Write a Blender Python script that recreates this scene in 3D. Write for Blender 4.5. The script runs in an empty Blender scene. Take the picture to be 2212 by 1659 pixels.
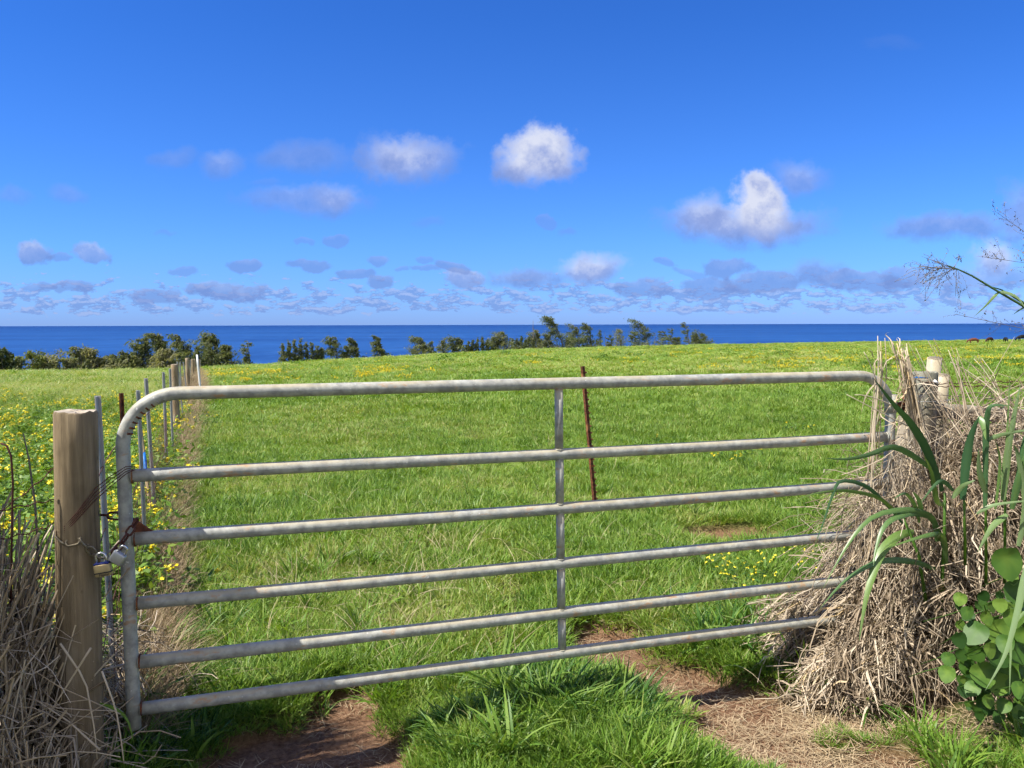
import bpy, math, random
import numpy as np
from mathutils import Vector, Matrix
rng = np.random.default_rng(7)
random.seed(7)
R = math.radians
C = bpy.context.scene.collection
SC = bpy.context.scene

# ------------------------------------------------------------------ camera
EYE = 1.68
FPX = 3028.0 * 2212 / 3944            # focal length in pixels of a 2212 wide picture
PITCH, ROLL = R(-4.33), R(0.16)
cam_d = bpy.data.cameras.new('camera'); cam = bpy.data.objects.new('camera', cam_d); C.objects.link(cam)
cam_d.sensor_width = 36.0; cam_d.lens = 36.0 * 3028.0 / 3944.0
cam_d.clip_start = 0.05; cam_d.clip_end = 300000.0
cam.location = (0, 0, EYE)
cam.rotation_euler = (Matrix.Rotation(R(90) + PITCH, 3, 'X') @ Matrix.Rotation(-ROLL, 3, 'Z')).to_euler()
SC.camera = cam

# ------------------------------------------------------------------ sun, exposure
SUN_TRAVEL = Vector((0.683, 0.262, -1.0)).normalized()
sun_d = bpy.data.lights.new('sun', 'SUN'); sun = bpy.data.objects.new('sun', sun_d); C.objects.link(sun)
sun_d.energy = 5.0; sun_d.angle = R(0.53); sun_d.color = (1.0, 0.945, 0.86)
sun.rotation_euler = SUN_TRAVEL.to_track_quat('-Z', 'Y').to_euler()
SUN_EL = math.asin(-SUN_TRAVEL.z); SUN_AZ = math.atan2(-SUN_TRAVEL.x, -SUN_TRAVEL.y)
SC.view_settings.view_transform = 'Standard'
SC.view_settings.look = 'None'
SC.view_settings.exposure = 0.85
SC.view_settings.gamma = 1.0
SC.render.engine = 'CYCLES'
try:
    SC.cycles.max_bounces = 4; SC.cycles.diffuse_bounces = 2; SC.cycles.glossy_bounces = 1
    SC.cycles.use_adaptive_sampling = True; SC.cycles.adaptive_threshold = 0.025; SC.cycles.adaptive_min_samples = 12
    SC.cycles.transmission_bounces = 3; SC.cycles.transparent_max_bounces = 4
    SC.cycles.use_denoising = True
except Exception:
    pass


# ------------------------------------------------------------------ pixel helpers (2212 x 1659 picture units)
def ray(px, py):
    x = (px - 1106.0) / FPX; y = -(py - 829.5) / FPX
    c, s = math.cos(ROLL), math.sin(ROLL)
    x, y = x * c + y * s, -x * s + y * c
    return np.array([x, math.cos(PITCH) - math.sin(PITCH) * y, math.sin(PITCH) + math.cos(PITCH) * y])


def P(px, py, Y):
    d = ray(px, py); return np.array([0, 0, EYE]) + d * (Y / d[1])


def tan_uv(px, py):
    d = ray(px, py); return d[0] / d[1], d[2] / d[1]


# ------------------------------------------------------------------ world: sky with fair-weather clouds far away
class NT:
    """small node-tree writer"""
    def __init__(s, tree):
        s.t = tree; s.n = tree.nodes; s.l = tree.links

    def put(s, sock, v):
        if v is None: return
        if isinstance(v, bpy.types.NodeSocket): s.l.new(v, sock)
        else: sock.default_value = v

    def node(s, typ, ins=None, **kw):
        n = s.n.new(typ)
        for k, v in kw.items(): setattr(n, k, v)
        for k, v in (ins or {}).items(): s.put(n.inputs[k], v)
        return n

    def m(s, op, a, b=None, c=None, clamp=False):
        n = s.n.new('ShaderNodeMath'); n.operation = op; n.use_clamp = clamp
        s.put(n.inputs[0], a); s.put(n.inputs[1], b); s.put(n.inputs[2], c)
        return n.outputs[0]

    def vm(s, op, a, b=None, c=None, out=0):
        n = s.n.new('ShaderNodeVectorMath'); n.operation = op
        s.put(n.inputs[0], a); s.put(n.inputs[1], b); s.put(n.inputs[2], c)
        return n.outputs[out]

    def step(s, v, a, b, lo=0.0, hi=1.0):
        n = s.n.new('ShaderNodeMapRange'); n.interpolation_type = 'SMOOTHSTEP'
        s.put(n.inputs[0], v); s.put(n.inputs[1], a); s.put(n.inputs[2], b); s.put(n.inputs[3], lo); s.put(n.inputs[4], hi)
        return n.outputs[0]

    def mix(s, f, a, b, mode='MIX'):
        n = s.n.new('ShaderNodeMix'); n.data_type = 'RGBA'; n.blend_type = mode
        s.put(n.inputs[0], f)
        s.put(n.inputs[6], a if isinstance(a, bpy.types.NodeSocket) else (*a, 1.0)[:4])
        s.put(n.inputs[7], b if isinstance(b, bpy.types.NodeSocket) else (*b, 1.0)[:4])
        return n.outputs[2]

    def noise(s, vec, scale, detail=4.0, rough=0.55, out=0, dist=0.0):
        n = s.n.new('ShaderNodeTexNoise')
        s.put(n.inputs['Vector'], vec); n.inputs['Scale'].default_value = scale
        n.inputs['Detail'].default_value = detail; n.inputs['Roughness'].default_value = rough; n.inputs['Distortion'].default_value = dist
        return n.outputs[out]

    def ramp(s, f, stops):
        n = s.n.new('ShaderNodeValToRGB'); e = n.color_ramp.elements
        while len(e) < len(stops): e.new(0.5)
        for q, (p, c) in zip(e, stops): q.position = p; q.color = (*c, 1.0)[:4]
        s.put(n.inputs[0], f); return n.outputs[0]


world = bpy.data.worlds.new('World'); SC.world = world; world.use_nodes = True
wt = NT(world.node_tree); wt.n.clear()
SKY_STRENGTH = 0.06


def build_world():
    sky = wt.n.new('ShaderNodeTexSky'); sky.sky_type = 'NISHITA'; sky.sun_disc = False
    sky.sun_elevation = SUN_EL; sky.sun_rotation = SUN_AZ
    sky.altitude = 100; sky.air_density = 1.0; sky.dust_density = 0.2; sky.ozone_density = 3.0
    tc = wt.n.new('ShaderNodeTexCoord')
    sep = wt.node('ShaderNodeSeparateXYZ', {0: tc.outputs['Generated']})
    ay = wt.m('MAXIMUM', wt.m('ABSOLUTE', sep.outputs[1]), 0.03)
    u = wt.m('DIVIDE', sep.outputs[0], ay); v = wt.m('DIVIDE', sep.outputs[2], ay)
    uv = wt.node('ShaderNodeCombineXYZ', {0: u, 1: v, 2: 0.37}).outputs[0]
    # clear-sky colour: Nishita, pushed towards the deep clean blue of trade-wind air over the sea
    tint = wt.ramp(wt.m('MULTIPLY', v, 1.6, clamp=True), SKY_TINT)
    clear = wt.mix(1.0, sky.outputs[0], tint, 'MULTIPLY')
    # unseen sky behind the viewer is whitened, added as fill to lift the shade
    filled_sky = wt.mix(wt.step(sep.outputs[1], 0.05, -0.35, 0.0, 0.72), clear, SKY_FILL)
    # turbulence shared by all clouds
    n1 = wt.noise(uv, 9.0, 5.0, 0.6, out=1)
    warp = wt.vm('MULTIPLY', wt.vm('SUBTRACT', n1, (0.5, 0.5, 0.5)), (0.075, 0.05, 0.0))
    p = wt.vm('ADD', wt.vm('MULTIPLY', uv, (1, 1, 0)), warp)
    n2c = wt.m('SUBTRACT', wt.noise(uv, 30.0, 8.0, 0.62), 0.5)
    # thin band of many small far clouds over the horizon
    bandv = wt.node('ShaderNodeCombineXYZ', {0: wt.m('MULTIPLY', u, 18.0), 1: wt.m('MULTIPLY', v, 46.0), 2: 3.7}).outputs[0]
    bn = wt.noise(bandv, 1.9, 7.0, 0.64)
    gate_lo = wt.step(v, 0.004, 0.018); gate_hi = wt.step(v, 0.085, 0.034)
    thr = wt.m('SUBTRACT', 0.68, wt.m('MULTIPLY', wt.m('MULTIPLY', gate_lo, gate_hi), 0.22))
    ba = wt.m('MULTIPLY', wt.step(wt.m('SUBTRACT', bn, thr), 0.0, 0.055), wt.m('MULTIPLY', wt.m('MULTIPLY', gate_lo, wt.step(v, 0.095, 0.07)), 0.62))
    above = wt.noise(wt.vm('ADD', bandv, (0.0, 0.16, 0.0)), 1.9, 7.0, 0.64)
    bcol = wt.mix(wt.step(wt.m('SUBTRACT', bn, above), -0.02, 0.12), CLOUD_GREY, (4.0, 4.7, 7.6))
    base = wt.mix(ba, clear, bcol)

    # one soft heap of cloud as a reusable node group
    gr = bpy.data.node_groups.new('cloud_heap', 'ShaderNodeTree')
    for nm, ty in (('P', 'NodeSocketVector'), ('N', 'NodeSocketFloat'), ('Col', 'NodeSocketColor'), ('Scale', 'NodeSocketVector'), ('Offset', 'NodeSocketVector'), ('Soft', 'NodeSocketFloat'), ('Alpha', 'NodeSocketFloat'), ('White', 'NodeSocketFloat')):
        gr.interface.new_socket(nm, in_out='INPUT', socket_type=ty)
    gr.interface.new_socket('Col', in_out='OUTPUT', socket_type='NodeSocketColor')
    gt = NT(gr); gi = gt.n.new('NodeGroupInput').outputs; go = gt.n.new('NodeGroupOutput')
    q = gt.vm('MULTIPLY_ADD', gi['P'], gi['Scale'], gi['Offset'])
    d = gt.m('MULTIPLY_ADD', gi['N'], 1.35, gt.vm('LENGTH', q, out=1))
    al_ = gt.m('MULTIPLY', gt.step(d, 1.18, gi['Soft']), gi['Alpha'])
    lit = gt.m('MULTIPLY_ADD', gi['N'], 1.6, gt.m('MULTIPLY_ADD', gt.node('ShaderNodeSeparateXYZ', {0: q}).outputs[1], 0.36, gi['White']))
    gt.l.new(gt.mix(al_, gi['Col'], gt.ramp(lit, [(0.0, CLOUD_GREY), (0.5, CLOUD_MID), (1.0, CLOUD_LIT)])), go.inputs[0])

    def leaf(clouds):
        col = base
        for (cx, cy, rx, ry, br, al) in clouds:
            cu, cv = tan_uv(cx, cy); su, sv = 1698.0 / (rx * 1.1), 1698.0 / (ry * 1.1)
            g = wt.n.new('ShaderNodeGroup'); g.node_tree = gr
            g.inputs['Scale'].default_value = (su, sv, 0.0); g.inputs['Offset'].default_value = (-cu * su, -cv * sv, 0.0)
            g.inputs['Soft'].default_value = (0.80 if ry < 24 and al > .3 else 0.48 if br > .9 else 0.3) if al > .45 or ry < 24 else 0.15
            g.inputs['Alpha'].default_value = min(1.0, al * (1.2 if ry < 24 else 1.05)); g.inputs['White'].default_value = br - 0.10
            wt.l.new(p, g.inputs['P']); wt.l.new(n2c, g.inputs['N']); wt.l.new(col, g.inputs['Col']); col = g.outputs[0]
        return wt.node('ShaderNodeBackground', {0: col, 1: SKY_STRENGTH}).outputs[0]

    def split(clouds, lo, hi, depth):
        if depth == 0 or len(clouds) < 3: return leaf(clouds)
        mid = sorted(c[0] for c in clouds)[len(clouds) // 2]; mu = tan_uv(mid, 600)[0]; m = 90
        A = split([c for c in clouds if c[0] - c[2] * 1.4 - m < mid], lo, mid, depth - 1); B = split([c for c in clouds if c[0] + c[2] * 1.4 + m > mid], mid, hi, depth - 1)
        return wt.node('ShaderNodeMixShader', {0: wt.m('GREATER_THAN', u, mu), 1: A, 2: B}).outputs[0]
    clouds = split([c for c in CLOUDS], 0, 2212, 3)
    plain = wt.node('ShaderNodeBackground', {0: filled_sky, 1: SKY_STRENGTH}).outputs[0]
    # only the strip of sky above the sea carries the modelled clouds
    inside = wt.m('MULTIPLY', wt.m('MULTIPLY', wt.m('GREATER_THAN', sep.outputs[1], 0.3), wt.m('LESS_THAN', v, 0.42)), wt.m('MULTIPLY', wt.m('LESS_THAN', wt.m('ABSOLUTE', u), 1.1), wt.m('GREATER_THAN', v, -0.05)))
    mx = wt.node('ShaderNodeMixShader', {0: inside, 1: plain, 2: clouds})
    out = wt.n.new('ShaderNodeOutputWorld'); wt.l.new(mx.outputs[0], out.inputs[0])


# cloud and fill colours are radiances divided by the sky strength
CLOUD_GREY = (1.70, 2.75, 6.3)
CLOUD_MID = (2.9, 3.75, 7.0)
CLOUD_LIT = (6.7, 7.1, 8.6)
SKY_FILL = (8.0, 7.9, 7.9)  # added white fill for the sky behind the viewer
SKY_TINT = [(0.0, (0.40, 0.70, 1.85)), (0.06, (0.42, 0.78, 1.80)), (0.16, (0.40, 0.82, 1.74)), (0.32, (0.35, 0.79, 1.66)), (0.6, (0.27, 0.73, 1.62)), (1.0, (0.24, 0.70, 1.62))]
# x, y, half width, half height (2212 x 1659 units), whiteness, opacity
CLOUDS = [
    (1160, 338, 80, 66, .95, .95), (1150, 372, 60, 26, .6, .6), (878, 345, 100, 50, .72, .72), (822, 332, 62, 44, .62, .5), (655, 348, 112, 34, .42, .42),
    (488, 360, 50, 28, .55, .45), (372, 342, 56, 18, .35, .25), (668, 436, 130, 30, .42, .48), (735, 424, 46, 28, .62, .5),
    (1610, 484, 190, 40, .5, .85), (1520, 462, 66, 36, .68, .7), (1648, 442, 62, 58, 1.05, .95), (1735, 378, 66, 44, .5, .55), (1640, 400, 20, 24, 1.0, .7),
    (2050, 490, 150, 30, .35, .65), (2195, 470, 44, 64, .4, .6), (2142, 556, 44, 40, .85, .75), (2120, 604, 150, 34, .4, .55),
    (72, 545, 36, 22, .5, .62), (203, 547, 36, 22, .42, .55), (137, 558, 22, 9, .2, .42), (150, 415, 44, 20, .35, .28), (35, 418, 32, 20, .3, .25),
    (1280, 580, 66, 32, .8, .82), (1140, 598, 78, 26, .3, .72), (1012, 600, 42, 20, .55, .6), (985, 578, 38, 12, .15, .52),
    (1770, 590, 82, 30, .18, .66), (1570, 572, 46, 20, .12, .55), (1870, 610, 82, 22, .18, .55), (1650, 606, 72, 22, .18, .55), (1530, 620, 62, 18, .18, .5),
    (1390, 628, 52, 16, .2, .5), (725, 520, 28, 14, .1, .4), (655, 522, 16, 8, .1, .32), (535, 575, 32, 13, .1, .52), (400, 590, 30, 8, .1, .4),
    (655, 582, 42, 12, .1, .5), (820, 572, 28, 11, .1, .45), (755, 598, 42, 10, .1, .5), (815, 617, 30, 14, .2, .55), (1180, 485, 20, 12, .1, .32),
    (1235, 500, 24, 7, .1, .28), (85, 622, 32, 11, .15, .45), (160, 622, 40, 12, .2, .48), (1425, 577, 26, 8, .1, .4), (1480, 590, 30, 9, .1, .35),
    (920, 570, 16, 8, .1, .35), (350, 503, 22, 6, .1, .25), (590, 400, 40, 10, .2, .15), (1920, 95, 60, 18, .2, .08), (930, 480, 34, 12, .1, .2),
    (490, 628, 70, 16, .3, .55), (330, 640, 60, 14, .25, .5), (1960, 590, 50, 20, .3, .5), (930, 590, 30, 7, .1, .4), (870, 592, 20, 6, .1, .35),
]
build_world()


# ------------------------------------------------------------------ tags
def tag(o, label=None, cat=None, group=None, kind=None):
    if label: o['label'] = label
    if cat: o['category'] = cat
    if group: o['group'] = group
    if kind: o['kind'] = kind
    return o


def empty(name, loc, label, cat, group=None):
    o = bpy.data.objects.new(name, None); o.empty_display_size = 0.1; o.location = tuple(loc); C.objects.link(o)
    return tag(o, label, cat, group)


# ------------------------------------------------------------------ mesh building
def norm(a):
    return a / np.maximum(np.linalg.norm(a, axis=-1, keepdims=True), 1e-9)


class MB:
    def __init__(s): s.v = []; s.f = []; s.t = []; s.n = 0

    def add(s, V, F, tint=0.5):
        V = np.asarray(V, float).reshape(-1, 3); F = np.asarray(F, int)
        s.v.append(V); s.f.append(F + s.n); s.n += len(V)
        t = np.asarray(tint, float); s.t.append(np.full(len(V), float(t)) if t.ndim == 0 else t)
        return s

    def tube(s, pts, r, n=10, caps=True, tint=0.5, up=(0, 0, 1), wob=None):
        pts = np.asarray(pts, float); k = len(pts)
        r = np.full(k, r, float) if np.ndim(r) == 0 else np.asarray(r, float)
        T = norm(np.gradient(pts, axis=0)); a = np.asarray(up, float)
        if abs(T[0] @ a) > 0.9: a = np.array([1.0, 0, 0])
        rows = []; N = norm(np.cross(T[0], a))
        for i in range(k):
            N = norm(N - T[i] * (N @ T[i])); B = np.cross(T[i], N)
            th = np.linspace(0, 2 * np.pi, n, endpoint=False)
            rr = r[i] * (1 + (wob[i] if wob is not None else 0))
            rows.append(pts[i] + np.outer(np.cos(th) * rr, N) + np.outer(np.sin(th) * rr, B))
        V = np.concatenate(rows); i, j = np.meshgrid(np.arange(k - 1), np.arange(n), indexing='ij')
        a0 = i * n + j; b0 = i * n + (j + 1) % n
        s.add(V, np.stack([a0, b0, b0 + n, a0 + n], -1).reshape(-1, 4), tint)
        if caps:
            base = s.n - len(V)
            for row, fl in ((0, True), (k - 1, False)):
                c = s.n; s.v.append(pts[row][None]); s.t.append(np.array([0.5])); s.n += 1
                idx = base + row * n + np.arange(n); nx = base + row * n + (np.arange(n) + 1) % n
                s.f.append(np.stack([nx, idx, np.full(n, c)], -1) if fl else np.stack([idx, nx, np.full(n, c)], -1))
        return s

    def stems(s, Pn, r, tint):
        """many thin three-sided stems: Pn (N,k,3), r (N,k) or (N,)"""
        N, k, _ = Pn.shape; r = np.broadcast_to(np.asarray(r, float).reshape(N, -1), (N, k))
        T = norm(np.gradient(Pn, axis=1)); ref = norm(rng.normal(size=(N, 1, 3)))
        A = norm(np.cross(T, ref)); B = np.cross(T, A); V = []
        for q in range(3):
            th = 2 * np.pi * q / 3; V.append(Pn + (A * math.cos(th) + B * math.sin(th)) * r[..., None])
        V = np.stack(V, 2).reshape(-1, 3)
        n, i, j = np.meshgrid(np.arange(N), np.arange(k - 1), np.arange(3), indexing='ij')
        a = n * k * 3 + i * 3 + j; b = n * k * 3 + i * 3 + (j + 1) % 3
        return s.add(V, np.stack([a, b, b + 3, a + 3], -1).reshape(-1, 4), np.repeat(tint, k * 3))

    def ribbons(s, Pn, w, tint, side=None, fold=0.0):
        """many ribbons along Pn (N,k,3) of half width w (N,k)"""
        N, k, _ = Pn.shape
        T = norm(np.gradient(Pn, axis=1))
        if side is None: side = norm(rng.normal(size=(N, 1, 3)) * np.array([1, 1, 0.4]))
        S = norm(side - T * (side * T).sum(-1, keepdims=True))
        if fold:
            U = norm(np.cross(S, T)); off = U * (w * fold)[..., None]
            V = np.stack([Pn - S * w[..., None] + off, Pn, Pn + S * w[..., None] + off], 2).reshape(-1, 3); q = 3
        else:
            V = np.stack([Pn - S * w[..., None], Pn + S * w[..., None]], 2).reshape(-1, 3); q = 2
        n, i, j = np.meshgrid(np.arange(N), np.arange(k - 1), np.arange(q - 1), indexing='ij')
        a = n * k * q + i * q + j; tv = np.repeat(tint, k * q)
        if fold: tv = tv + np.tile([0, .12, 0], N * k) + np.repeat(np.tile(np.linspace(-.06, .16, k) ** 2 * 4 * np.linspace(0, 1, k), N), 3)
        return s.add(V, np.stack([a, a + 1, a + q + 1, a + q], -1).reshape(-1, 4), tv)

    def box(s, c, h, rot=None, tint=0.5):
        V = np.array([(x, y, z) for x in (-1, 1) for y in (-1, 1) for z in (-1, 1)], float) * np.asarray(h)
        if rot is not None: V = V @ np.asarray(rot).T
        return s.add(V + np.asarray(c), [(0, 1, 3, 2), (4, 6, 7, 5), (0, 4, 5, 1), (2, 3, 7, 6), (0, 2, 6, 4), (1, 5, 7, 3)], tint)

    def mesh(s, name, mat, smooth=True):
        V = np.concatenate(s.v); me = bpy.data.meshes.new(name)
        F4 = [f for f in s.f if f.shape[1] == 4]; F3 = [f for f in s.f if f.shape[1] == 3]
        lp = np.concatenate([f.reshape(-1) for f in F4 + F3]).astype(np.int32)
        tot = np.concatenate([np.full(len(f), f.shape[1]) for f in F4 + F3]).astype(np.int32)
        me.vertices.add(len(V)); me.vertices.foreach_set('co', V.astype(np.float32).reshape(-1))
        me.loops.add(len(lp)); me.loops.foreach_set('vertex_index', lp)
        me.polygons.add(len(tot)); me.polygons.foreach_set('loop_start', np.concatenate([[0], np.cumsum(tot)[:-1]]).astype(np.int32))
        me.polygons.foreach_set('loop_total', tot)
        me.polygons.foreach_set('use_smooth', np.full(len(tot), smooth))
        at = me.attributes.new('tint', 'FLOAT', 'POINT'); at.data.foreach_set('value', np.concatenate(s.t).astype(np.float32))
        me.update(calc_edges=True); me.validate()
        if mat: me.materials.append(mat)
        return me

    def build(s, name, mat, parent=None, smooth=True, link=True):
        me = s.mesh(name, mat, smooth)
        o = bpy.data.objects.new(name, me)
        if link: C.objects.link(o)
        if parent is not None:
            # parts are written in world coordinates: move them into the frame of their thing
            o.parent = parent
            M = parent_matrix(parent).inverted()
            me.transform(M)
        return o


def parent_matrix(p):
    m = Matrix.LocRotScale(p.location, p.rotation_euler, p.scale)
    return parent_matrix(p.parent) @ m if p.parent else m


# ------------------------------------------------------------------ materials
def material(name, fn):
    m = bpy.data.materials.new(name); m.use_nodes = True
    t = NT(m.node_tree); t.n.clear()
    sh = fn(t); out = t.n.new('ShaderNodeOutputMaterial'); t.l.new(sh, out.inputs[0])
    return m


def principled(t, col, rough=0.6, metal=0.0, spec=0.4, bump=None, bstr=0.3, bdist=0.01):
    n = t.n.new('ShaderNodeBsdfPrincipled')
    t.put(n.inputs['Base Color'], col if isinstance(col, bpy.types.NodeSocket) else (*col, 1.0)[:4])
    t.put(n.inputs['Roughness'], rough); t.put(n.inputs['Metallic'], metal); t.put(n.inputs['Specular IOR Level'], spec)
    if bump is not None:
        b = t.node('ShaderNodeBump', {'Height': bump}); b.inputs['Strength'].default_value = bstr; b.inputs['Distance'].default_value = bdist
        t.l.new(b.outputs[0], n.inputs['Normal'])
    return n.outputs[0]


def leafy(stops, transl=0.35, rough=0.45, spec=0.28, inst=True, noise_amt=0.0):
    """leaf / blade material: colour from the blade's own tint and its clump's tint"""
    def fn(t):
        a = t.node('ShaderNodeAttribute', attribute_name='tint').outputs['Fac']
        f = a
        if inst:
            b = t.node('ShaderNodeAttribute', attribute_name='patch', attribute_type='INSTANCER').outputs['Fac']
            f = t.m('MULTIPLY_ADD', b, 0.62, t.m('MULTIPLY', a, 0.38))
        c = t.ramp(f, stops)
        pr = principled(t, c, rough, 0, spec)
        tr = t.node('ShaderNodeBsdfTranslucent', {0: t.mix(1.0, c, (1.25, 1.2, 0.5), 'MULTIPLY')}).outputs[0]
        return t.node('ShaderNodeMixShader', {0: transl, 1: pr, 2: tr}).outputs[0]
    return fn


GRASS = [(0.0, (.045, .115, .014)), (0.35, (.135, .25, .028)), (0.62, (.225, .33, .05)), (0.82, (.34, .36, .11)), (1.0, (.47, .42, .21))]
M_grass = material('grass', leafy(GRASS))
M_lush = material('lush_grass', leafy([(0, (.022, .075, .012)), (.45, (.07, .165, .022)), (.8, (.17, .28, .04)), (1, (.24, .35, .08))], inst=False))
M_cane = material('cane_leaf', leafy([(0, (.022, .075, .03)), (.45, (.07, .155, .06)), (.75, (.14, .235, .05)), (1, (.20, .29, .13))], 0.25, 0.38, 0.5, inst=False))
M_vine = material('vine_leaf', leafy([(0, (.02, .06, .01)), (.5, (.062, .14, .02)), (1, (.16, .26, .04))], 0.25, 0.5, 0.3, inst=False))
M_weed = material('weed', leafy([(0, (.05, .12, .02)), (.5, (.15, .26, .035)), (1, (.30, .38, .08))]))
M_straw = material('straw', leafy([(0, (.065, .048, .032)), (.3, (.21, .158, .105)), (.62, (.42, .335, .235)), (.88, (.62, .53, .40)), (1, (.62, .46, .25))], 0.12, 0.6, 0.25, inst=False))
M_strawi = material('straw_scatter', leafy([(0, (.12, .085, .05)), (.35, (.27, .19, .11)), (.7, (.44, .34, .21)), (1, (.60, .49, .32))], 0.12, 0.6, 0.25))
M_flower = material('petal', lambda t: principled(t, t.ramp(t.node('ShaderNodeAttribute', attribute_name='tint').outputs['Fac'], [(0, (.74, .56, .01)), (1, (.88, .76, .06))]), 0.5, 0, 0.2))
M_white = material('white_petal', lambda t: principled(t, (.75, .75, .7), 0.5))
M_crown = material('ironwood_needles', leafy([(0, (.05, .075, .035)), (.4, (.115, .145, .07)), (.7, (.20, .215, .115)), (1, (.31, .30, .19))], 0.45, 0.7, 0.15, inst=False))
M_crowny = material('yellow_green_leaves', leafy([(0, (.05, .07, .02)), (.5, (.13, .16, .04)), (1, (.25, .27, .07))], 0.2, 0.7, 0.15, inst=False))
M_trunk = material('grey_trunk', lambda t: principled(t, t.mix(t.noise(None, 9.0), (.10, .085, .07), (.24, .21, .18)), 0.9, 0, 0.1))


def galv(t):
    co = t.n.new('ShaderNodeTexCoord').outputs['Object']; geo = t.n.new('ShaderNodeNewGeometry')
    nz = t.node('ShaderNodeSeparateXYZ', {0: geo.outputs['Normal']}).outputs[2]
    st = t.vm('MULTIPLY', co, (1.0, 1.0, 3.0))
    n1 = t.noise(st, 3.2, 6, .65); n2 = t.noise(co, 26, 5, .6); n3 = t.noise(st, 7.5, 4, .6)
    vor = t.node('ShaderNodeTexVoronoi', {'Vector': co, 'Scale': 60.0}).outputs['Color']
    sp = t.node('ShaderNodeSeparateColor', {0: vor}).outputs[0]
    c = t.mix(t.step(n2, .3, .7), (.22, .225, .21), (.43, .435, .385))
    c = t.mix(t.m('MULTIPLY', sp, .16), c, (.5, .51, .5))
    # dried mud and lichen that settled on the upper side of the pipes
    dust = t.m('MULTIPLY', t.step(nz, .25, .8), t.step(n1, .36, .58))
    c = t.mix(t.m('MULTIPLY', dust, .6), c, (.45, .375, .215))
    rust = t.m('MULTIPLY', t.step(n3, .56, .66), t.step(n2, .42, .6))
    c = t.mix(t.m('MULTIPLY', rust, .7), c, (.40, .20, .07))
    spots = t.step(t.noise(co, 62, 2, .5), .70, .76)
    c = t.mix(t.m('MULTIPLY', spots, .6), c, (.74, .74, .71))
    return principled(t, c, t.m('MULTIPLY_ADD', n2, .3, .40), .05, .5, n2, .12, .002)


M_galv = material('galvanised_pipe', galv)


def rusty(t):
    co = t.n.new('ShaderNodeTexCoord').outputs['Object']
    n = t.noise(co, 40, 5, .65); n2 = t.noise(co, 9, 3, .6)
    c = t.ramp(n, [(.25, (.035, .015, .012)), (.5, (.13, .045, .025)), (.75, (.36, .13, .04))])
    return principled(t, t.mix(t.step(n2, .55, .75), c, (.45, .24, .10)), .85, .1, .3, n, .4, .002)


M_rust = material('rusted_steel', rusty)
M_darkrust = material('dark_rusted_steel', lambda t: principled(t, t.mix(t.noise(None, 30.0), (.035, .016, .014), (.15, .055, .04)), .8, .1, .3))
M_steelpost = material('galvanised_post', lambda t: principled(t, t.mix(t.noise(t.n.new('ShaderNodeTexCoord').outputs['Object'], 14.0), (.24, .24, .235), (.56, .56, .54)), .5, .1, .5))


def wood(dark, light, green=0.0):
    def fn(t):
        co = t.n.new('ShaderNodeTexCoord').outputs['Object']
        g = t.noise(t.vm('MULTIPLY', co, (26.0, 26.0, 1.3)), 2.2, 7, .68)
        b = t.noise(t.vm('MULTIPLY', co, (3.0, 3.0, 1.2)), 2.0, 4, .6)
        c = t.ramp(g, [(.25, dark), (.52, tuple(.5 * (x + y) for x, y in zip(dark, light))), (.75, light)])
        c = t.mix(t.m('MULTIPLY', t.step(b, .5, .72), .6), c, tuple(x * .38 for x in dark))
        c = t.mix(t.m('MULTIPLY', t.step(b, .48, .3), .45), c, (.42, .36, .27))
        if green:
            z = t.node('ShaderNodeSeparateXYZ', {0: co}).outputs[2]
            c = t.mix(t.m('MULTIPLY', t.step(t.m('ADD', z, t.m('MULTIPLY', b, .2)), 1.25, 1.42), green), c, (.16, .19, .15))
        kn = t.node('ShaderNodeTexVoronoi', {'Vector': t.vm('MULTIPLY', co, (6.0, 6.0, 3.0)), 'Scale': 1.6}, feature='F1').outputs['Distance']
        c = t.mix(t.m('MULTIPLY', t.step(kn, .085, .05), .8), c, (.045, .03, .02))
        cr = t.step(t.noise(t.vm('MULTIPLY', co, (34.0, 34.0, .9)), 1.6, 5, .6), .625, .66)
        c = t.mix(t.m('MULTIPLY', cr, .75), c, (.04, .028, .018))
        h = t.m('ADD', g, t.m('MULTIPLY', t.step(kn, .1, .04), -.5))
        return principled(t, c, .85, 0, .2, h, .55, .006)
    return fn


M_post = material('weathered_pine', wood((.13, .097, .056), (.33, .255, .155)))
M_postgrey = material('grey_weathered_wood', wood((.17, .145, .105), (.42, .36, .27), .5))
M_fencewood = material('fence_wood', wood((.20, .14, .08), (.40, .31, .20)))
M_endgrain = material('end_grain', lambda t: principled(t, t.mix(t.noise(t.n.new('ShaderNodeTexCoord').outputs['Object'], 45.0, 5, .7), (.20, .16, .11), (.56, .50, .41)), .9, 0, .15))
M_pvc = material('cream_plastic', lambda t: principled(t, t.mix(t.step(t.noise(t.n.new('ShaderNodeTexCoord').outputs['Object'], 11.0, 5, .65), .45, .75), (.46, .40, .28), (.36, .30, .20)), .5, 0, .4))
M_pvcwhite = material('white_plastic', lambda t: principled(t, t.mix(t.noise(None, 6.0), (.72, .72, .70), (.82, .82, .80)), .45, 0, .4))
M_bamboo = material('bamboo', lambda t: principled(t, t.mix(t.noise(t.n.new('ShaderNodeTexCoord').outputs['Object'], 20.0), (.22, .16, .08), (.45, .36, .20)), .7, 0, .3))
M_blue = material('blue_tape', lambda t: principled(t, t.mix(t.noise(None, 25.0), (.01, .12, .42), (.02, .19, .55)), .5, 0, .4))
M_chrome = material('bright_steel', lambda t: principled(t, t.mix(t.noise(None, 30.0), (.58, .58, .57), (.70, .70, .69)), .25, .9, .5))
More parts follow.
